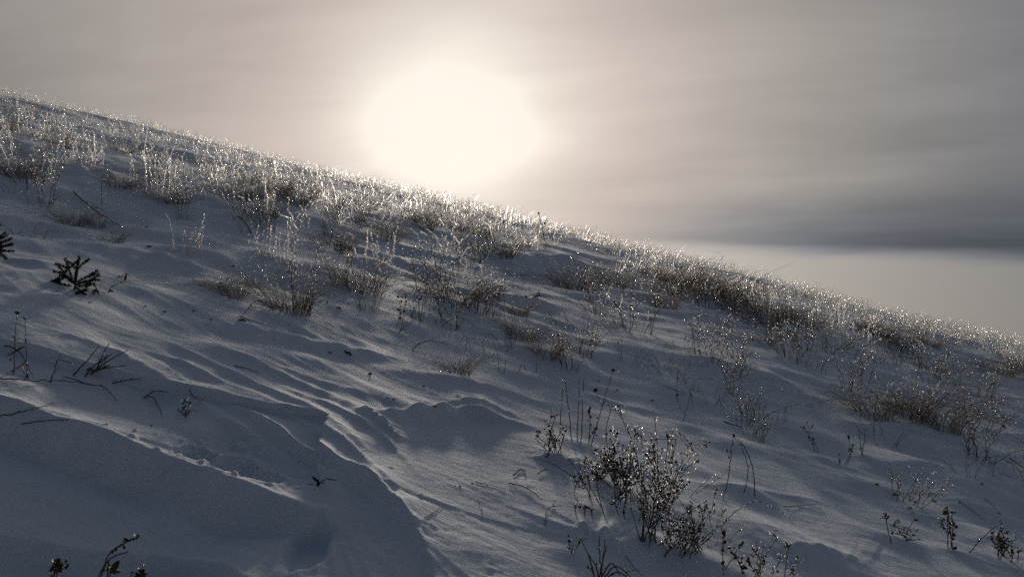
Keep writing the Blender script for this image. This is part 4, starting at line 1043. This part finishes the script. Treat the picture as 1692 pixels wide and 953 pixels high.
for i in near_idx:
    st = STY[style_i[i]]
    band = [b for b in BANDS if b[0] <= vx[i]][-1:] or BANDS[:1]
    size = 'very tall' if hs[i] > 1.2 else 'tall' if hs[i] > 1.0 else 'very low' if hs[i] < .62 else 'low' if hs[i] < .78 else 'middling'
    med = np.median([yy[q] for q in near_idx if abs(vx[q] - vx[i]) < 60])
    place = 'lower down' if yy[i] < med else 'higher up'
    nm = {'icy': 'frosted_stalk_tuft', 'grass': 'frosted_grass_tuft', 'weedy': 'frosted_weed', 'sparse': 'straw_tuft'}[st]
    place_tuft(nm, st, (xx[i], yy[i], zz[i] - .01), hs[i] * rs.uniform(1.0, 1.35), hs[i] * 1.15, f'{size} {WORD[st][0]} {band[0][1]}, {place}', WORD[st][1],
               f'{WORD[st][1]}s of the upper slope', rs, lean=float(lean[i]))
rest = np.setdiff1d(np.arange(len(xx)), near_idx)
far_protos = {st: [tuft_parts(st, _rp, True) for _ in range(7)] for st in STY}
acc = [[], [], []]
pid = rs.integers(0, 7, len(xx))
for si, st in enumerate(STY):
    for k in range(7):
        ii = rest[(style_i[rest] == si) & (pid[rest] == k)]
        if not len(ii): continue
        a = rs.uniform(0, 2 * math.pi, len(ii)); ca, sa = np.cos(a)[:, None], np.sin(a)[:, None]
        sc = hs[ii][:, None]
        fat = 1 + .25 * sstep(10, 22, yy[ii])[:, None]
        for j in range(3):
            V, Fc = far_protos[st][k][j]
            if not len(V): continue
            X = (V[None, :, 0] * ca - V[None, :, 1] * sa) * sc * fat + xx[ii][:, None]
            Y = (V[None, :, 0] * sa + V[None, :, 1] * ca) * sc * fat + yy[ii][:, None]
            X = X + V[None, :, 2] * sc * lean[ii][:, None]
            Z = V[None, :, 2] * sc + zz[ii][:, None] - .01
            acc[j].append((np.stack([X, Y, Z], -1).reshape(-1, 3), (Fc[None] + (np.arange(len(ii)) * len(V))[:, None, None]).reshape(-1, 3)))
geo = [merge(a) for a in acc]
Vg, Fg = merge(geo)
me = mesh_from('frosted_grass', Vg, Fg, M_FROST, False)
me.materials.append(M_HEAD); me.materials.append(M_ICE)
mi = np.concatenate([np.full(len(g_[1]), j) for j, g_ in enumerate(geo)]).astype(np.int32)
me.polygons.foreach_set('material_index', mi)
tag(link('frosted_grass', me), 'frosted dry grass covering the crest of the snowy hill', None, None, 'stuff')
print('grass', len(rest), len(xx), len(Fg), round(time.time() - T0, 1))

# ------------------------------------------------------------------ single weeds, stem by stem
ALLSTEM = []
def spline(pts, n):
    P = np.asarray(pts, float)
    if len(P) == 2:
        t = np.linspace(0, 1, n)[:, None]
        return P[0] * (1 - t) + P[1] * t
    Q = np.vstack([2 * P[0] - P[1], P, 2 * P[-1] - P[-2]])
    s = np.linspace(0, len(P) - 1, n); out = []
    for v in s:
        i = min(int(v), len(P) - 2) + 1; t = v - (i - 1)
        out.append(.5 * ((2 * Q[i]) + (-Q[i - 1] + Q[i + 1]) * t + (2 * Q[i - 1] - 5 * Q[i] + 4 * Q[i + 1] - Q[i + 2]) * t * t + (-Q[i - 1] + 3 * Q[i] - 3 * Q[i + 1] + Q[i + 2]) * t ** 3))
    return np.array(out)

def make_stem(parent, origin, P, rng, r0, r1, head, nbr, ice, hs=1.0, mat=None, part='stem', icer=1.0):
    """P: (n,3) world path. Branches carry heads; everything is one stem part with sub-parts"""
    P = P - origin
    n = len(P)
    parts = [tubes(P[None], np.linspace(r0, r1, n)[None], 5)]
    tips = [P[-1]]
    L = np.linalg.norm(np.diff(P, axis=0), axis=1).sum()
    iceC = [along(P[None], rng.uniform(.25, 1, (1, max(1, int(ice * L * 45)))))[0]]
    for b in range(nbr):
        t = rng.uniform(.42, .95); B = along(P[None], np.array([[t]]))[0, 0]
        td = unit(P[-1] - P[max(0, n - 3)])
        d = unit(td * rng.uniform(.5, 1.1) + np.array([rng.normal(0, .75), rng.normal(0, .75), rng.uniform(.15, .8)]))
        l_ = L * rng.uniform(.10, .26) * (1.25 - .4 * t)
        E = B + d * l_ + np.array([0, 0, .15 * l_])
        Mx = (B + E) / 2 + rng.normal(0, .05 * l_, 3)
        bp = spline([B, Mx, E], 5)
        parts.append(tubes(bp[None], np.linspace(r1 * 1.1, r1 * .7, 5)[None], 4)); tips.append(E)
        iceC.append(along(bp[None], rng.uniform(.2, 1, (1, max(1, int(ice * 3)))))[0])
        if head == 'umbel':
            for _ in range(2):
                E2 = E + unit(rng.normal(0, 1, 3) + np.array([0, 0, 1.1])) * rng.uniform(.008, .022) * hs
                parts.append(tubes(np.stack([along(bp[None], np.array([[.7]]))[0, 0], E2])[None], np.array([[r1 * .7, r1 * .5]]), 3)); tips.append(E2)
    st = link(part, mesh_from(part, *merge(parts), mat or M_STEM), parent)
    tips = np.array(tips)
    hv = []
    if head == 'umbel':
        for tpt in tips:
            k = int(rng.integers(1, 4))
            C = tpt + rng.normal(0, 1, (k, 3)) * np.array([.0030, .0030, .0020]) * hs
            hv.append(blobs(C, rng.uniform(.0018, .0036, k) * hs, rng, _ICO_V, _ICO_F, .2, .35))
    elif head == 'buds':
        for tpt in tips:
            hv.append(blobs(tpt[None], rng.uniform(.004, .0075, 1) * hs, rng, _ICO_V, _ICO_F, .2, .35))
        tt = rng.uniform(.5, 1, (1, 5)); C = along(P[None], tt)[0] + rng.normal(0, .006, (5, 3)) * hs
        for q_ in C: hv.append(blobs(q_[None], rng.uniform(.003, .0055, 1) * hs, rng, _ICO_V, _ICO_F, .2, .4))
    elif head == 'spike':
        tt = rng.uniform(.72, 1, (1, 22)); C = along(P[None], tt)[0] + rng.normal(0, .0035, (22, 3)) * hs
        hv.append(blobs(C, rng.uniform(.0025, .0045, 22) * hs, rng, _ICO_V, _ICO_F, .2, .5))
    elif head == 'leaf':
        k = 7
        for q in range(k):
            B = along(P[None], np.array([[rng.uniform(.25, 1)]]))[0, 0]
            d = unit(rng.normal(0, 1, 3) + np.array([0, 0, -.3])) * rng.uniform(.018, .040) * hs
            sd = unit(np.cross(d, rng.normal(0, 1, 3))) * rng.uniform(.004, .008) * hs
            cu = rng.normal(0, .006, 3) * hs
            pts = np.stack([B, B + .35 * d + sd + cu, B + .7 * d + .7 * sd + 1.6 * cu, B + d + 2 * cu, B + .7 * d - .7 * sd + cu, B + .35 * d - sd])
            pts = np.concatenate([pts, pts + unit(np.cross(d, sd)) * .0012])
            f = [[0, 1, 5], [1, 4, 5], [1, 2, 4], [2, 3, 4], [6, 11, 7], [7, 11, 10], [7, 10, 8], [8, 10, 9]]
            for a_, b_ in ((0, 1), (1, 2), (2, 3), (3, 4), (4, 5), (5, 0)): f += [[a_, a_ + 6, b_ + 6], [a_, b_ + 6, b_]]
            hv.append((pts, np.array(f)))
    if hv:
        hn = 'seed_head' if head != 'leaf' else 'shrivelled_leaf'
        for hm in hv:
            ho = link(hn, mesh_from(hn, *hm, M_HEAD if head != 'leaf' else M_LEAF, head == 'leaf'), st)
            if head in ('spike', 'umbel'): tag(ho, kind='stuff')
        if ice > 0 and head != 'leaf':
            sel_ = tips[rng.integers(0, len(tips), max(1, int(len(tips) * 1.1 * ice)))]
            iceC.append(sel_ + rng.normal(0, .009, sel_.shape) * hs)
    if ice > 0:
        C = np.concatenate(iceC)
        if len(C):
            tag(link('ice_beads', mesh_from('ice_beads', *blobs(C + rng.normal(0, .0015, C.shape), rng.uniform(.0011, .0027, len(C)) * icer, rng), M_ICE, False), st), kind='stuff')
    return st

def place_weed(name, cat, label, base, stems, r=(.0021, .0011), seed=0, group=None, ice=1.0, hs=1.0, depth=None, rootup=False, mat=None, icer=1.0):
    """stems: (path in photo pixels from foot to tip, head kind, branches)"""
    rng = np.random.default_rng(1000 + seed)
    o = ray_hit(*base, hill) if depth is None else at(*base, depth)
    e = link(name, None); e.empty_display_size = .05; e.location = o
    tag(e, label, cat, group)
    k_ = max(.9, o[1] / 2.7) if o[1] < 4.5 else 1.2
    r = (r[0] * k_, r[1] * k_); hs *= k_; icer *= k_
    for path, head, nbr in stems:
        foot = path[0]
        p0 = ray_hit(*foot, hill) if depth is None else at(*foot, depth + rng.normal(0, .02))
        k = len(path); lean = rng.normal(0, .05) * (p0[1] / 3)
        pts = [p0] + [at(*q, p0[1] + lean * (i + 1) / k) for i, q in enumerate(path[1:])]
        d0 = unit(pts[1] - pts[0])
        pts = [p0 - d0 * .02] + pts
        P = spline(pts, 5 + 3 * k)
        L = np.linalg.norm(P[-1] - P[0])
        P[1:-1] += rng.normal(0, .006 * L, (len(P) - 2, 3))
        make_stem(e, o, P, rng, r[0], r[1], head, nbr, ice, hs, mat=M_BARK if mat == 'bark' else None, icer=icer)
    return e

for k, w in enumerate(WEEDS):
    place_weed(*w[:5], seed=k, **(w[5] if len(w) > 5 else {}))

# twigs, straws and stalks that lie on or arch over the snow
def place_twig(name, cat, label, path, r=.0022, side=2, ice=0.0, lift=0.012, mat=None, seed=0, arch=False, group=None, icer=1.0):
    rng = np.random.default_rng(3000 + seed)
    if arch:                                   # springs from the snow and hangs over
        p0 = ray_hit(*path[0], hill)
        pts = [p0] + [at(*q, p0[1] + rng.normal(0, .03)) for q in path[1:]]
        for q in pts[1:]:
            g_ = float(hill(np.array([q[0]]), np.array([q[1]]))[0])
            q[2] = max(q[2], g_ + .004)
    else:
        pts = [ray_hit(*q, hill) + np.array([0, 0, lift]) for q in path]
    P = spline(pts, 4 + 4 * len(path))
    L = np.linalg.norm(np.diff(P, axis=0), axis=1).sum()
    P[1:-1] += rng.normal(0, .0045 * L, (len(P) - 2, 3))
    o = P[0].copy()
    e = link(name, None); e.location = o; e.empty_display_size = .03
    tag(e, label, cat, group)
    Q = P - o
    parts = [tubes(Q[None], np.linspace(r, r * .5, len(Q))[None], 5)]
    sp = []
    for s in range(side):
        t = rng.uniform(.25, .9); B = along(Q[None], np.array([[t]]))[0, 0]
        td = unit(Q[-1] - Q[0]); d = unit(td * .8 + rng.normal(0, .55, 3) + np.array([0, 0, .25]))
        E = B + d * L * rng.uniform(.08, .2)
        sp.append(tubes(spline([B, (B + E) / 2 + rng.normal(0, .004, 3), E], 4)[None], np.linspace(r * .5, r * .3, 4)[None], 4))
    link('stem', mesh_from('stem', *merge(parts), mat or M_BARK), e)
    if sp: link('side_shoots', mesh_from('side_shoots', *merge(sp), mat or M_BARK), e)
    if ice > 0:
        C = along(Q[None], rng.uniform(.35, 1, (1, max(2, int(ice * L * 70)))))[0]
        tag(link('ice_beads', mesh_from('ice_beads', *blobs(C + rng.normal(0, .001, C.shape), rng.uniform(.0014, .0036, len(C)) * icer, rng), M_ICE, False), e), kind='stuff')
    return e
for k, w in enumerate(TWIGS):
    place_twig(*w[:4], seed=k, **(w[4] if len(w) > 4 else {}))

# ------------------------------------------------------------------ young spruces
def spruce_branch(parent, o, pts, rng, r=.004, dens=1.0, ln=.013):
    P = spline(pts, 9) - o
    br = link('branch', mesh_from('branch', *tubes(P[None], np.linspace(r, r * .45, 9)[None], 5), M_BARK), parent)
    L = np.linalg.norm(np.diff(P, axis=0), axis=1).sum()
    m = int(L * 2600 * dens)
    t = np.sort(rng.uniform(.04, 1.0, m)); B = along(P[None], t[None])[0]
    B2 = along(P[None], np.clip(t + .05, 0, 1.05)[None])[0]; td = unit(B2 - B + 1e-9)
    td = np.where(np.linalg.norm(td, axis=1, keepdims=True) < .5, unit(P[-1] - P[-2])[None], td)
    rnd = rng.normal(0, 1, (m, 3)); rnd -= (rnd * td).sum(1, keepdims=True) * td; rnd = unit(rnd)
    d = unit(td * rng.uniform(.45, .9, (m, 1)) + rnd)
    ll = ln * rng.uniform(.7, 1.2, (m, 1))
    PP = np.stack([B, B + d * ll * .55, B + d * ll], 1)
    link('needles', mesh_from('needles', *tubes(PP, np.repeat(np.array([[.0009, .0010, .0003]]), m, 0), 3), M_NEEDLE), br)
    return br

def place_spruce(label, foot, tips, seed, depth=None, ice_at=()):
    rng = np.random.default_rng(seed)
    o = ray_hit(*foot, hill) if depth is None else at(*foot, depth)
    e = link('spruce_sapling', None); e.location = o; e.empty_display_size = .05
    tag(e, label, 'spruce')
    top = at(*tips[0][-1], o[1])
    P = spline([o - np.array([0, 0, .03]), (o + top) / 2 + np.array([.004, 0, 0]), top], 8)
    link('trunk', mesh_from('trunk', *tubes((P - o)[None], np.linspace(.006, .003, 8)[None], 6), M_BARK), e)
    for path in tips:
        dy = rng.normal(0, .035)
        pts = [at(*path[0], o[1])] + [at(*q, o[1] + dy * (i + 1) / len(path)) for i, q in enumerate(path[1:])]
        for q in pts:
            g_ = float(hill(np.array([q[0]]), np.array([q[1]]))[0]); q[2] = max(q[2], g_ + .004)
        spruce_branch(e, o, pts, rng)
        # side shoots
        if np.linalg.norm(pts[-1] - pts[0]) > .07:
            for s in (-1, 1):
                a = pts[0] * .45 + pts[-1] * .55; v = pts[-1] - pts[0]
                q = a + v * .30 + np.array([s * abs(v[2]) * .32 + .01 * s, rng.normal(0, .02), abs(v[0]) * .2 * s])
                g_ = float(hill(np.array([q[0]]), np.array([q[1]]))[0]); q[2] = max(q[2], g_ + .004)
                spruce_branch(e, o, [a, (a + q) / 2 + np.array([0, 0, .004]), q], rng, .0025)
    if ice_at:
        C = np.array([at(*q, o[1] - .01) - o for q in ice_at])
        tag(link('ice_beads', mesh_from('ice_beads', *blobs(C, rng.uniform(.002, .0045, len(C)), rng), M_ICE, False), e), kind='stuff')
for s in SPRUCES: place_spruce(*s)

# ------------------------------------------------------------------ scraps of dead plants on the snow
def scrap_mesh(rng):
    n = 6
    P = np.stack([np.linspace(-1, 1, n), rng.normal(0, .12, n), .25 * np.sin(np.linspace(0, 3, n)) + rng.normal(0, .08, n)], 1) * .018
    parts = [tubes(P[None], (np.sin(np.linspace(.35, 2.9, n)) * .0042 + .0006)[None], 5)]
    for _ in range(3):
        B = P[int(rng.integers(1, n - 1))]
        E = B + unit(rng.normal(0, 1, 3) + np.array([0, 0, .4])) * rng.uniform(.008, .016)
        parts.append(tubes(np.stack([B, (B + E) / 2 + rng.normal(0, .001, 3), E])[None], np.array([[.0012, .0030, .0006]]), 4))
    return mesh_from('plant_scrap', *merge(parts), M_LEAF)
rc = np.random.default_rng(55)
scr = [scrap_mesh(rc) for _ in range(7)]
for px, py, size, label in SCRAPS:
    p = ray_hit(px, py, hill)
    o = link('plant_scrap', scr[int(rc.integers(7))], None, (p[0], p[1], p[2] + .0005))
    s = .62 * size * p[1] / F_PX / .036
    o.scale = (s, s, s); o.rotation_euler = (rc.normal(0, .2), rc.normal(.12, .1), rc.normal(-.2, .5))
    tag(o, label, 'plant scrap', None if 'loose' not in label else 'loose scraps on the bare snow')
print('done', round(time.time() - T0, 1))
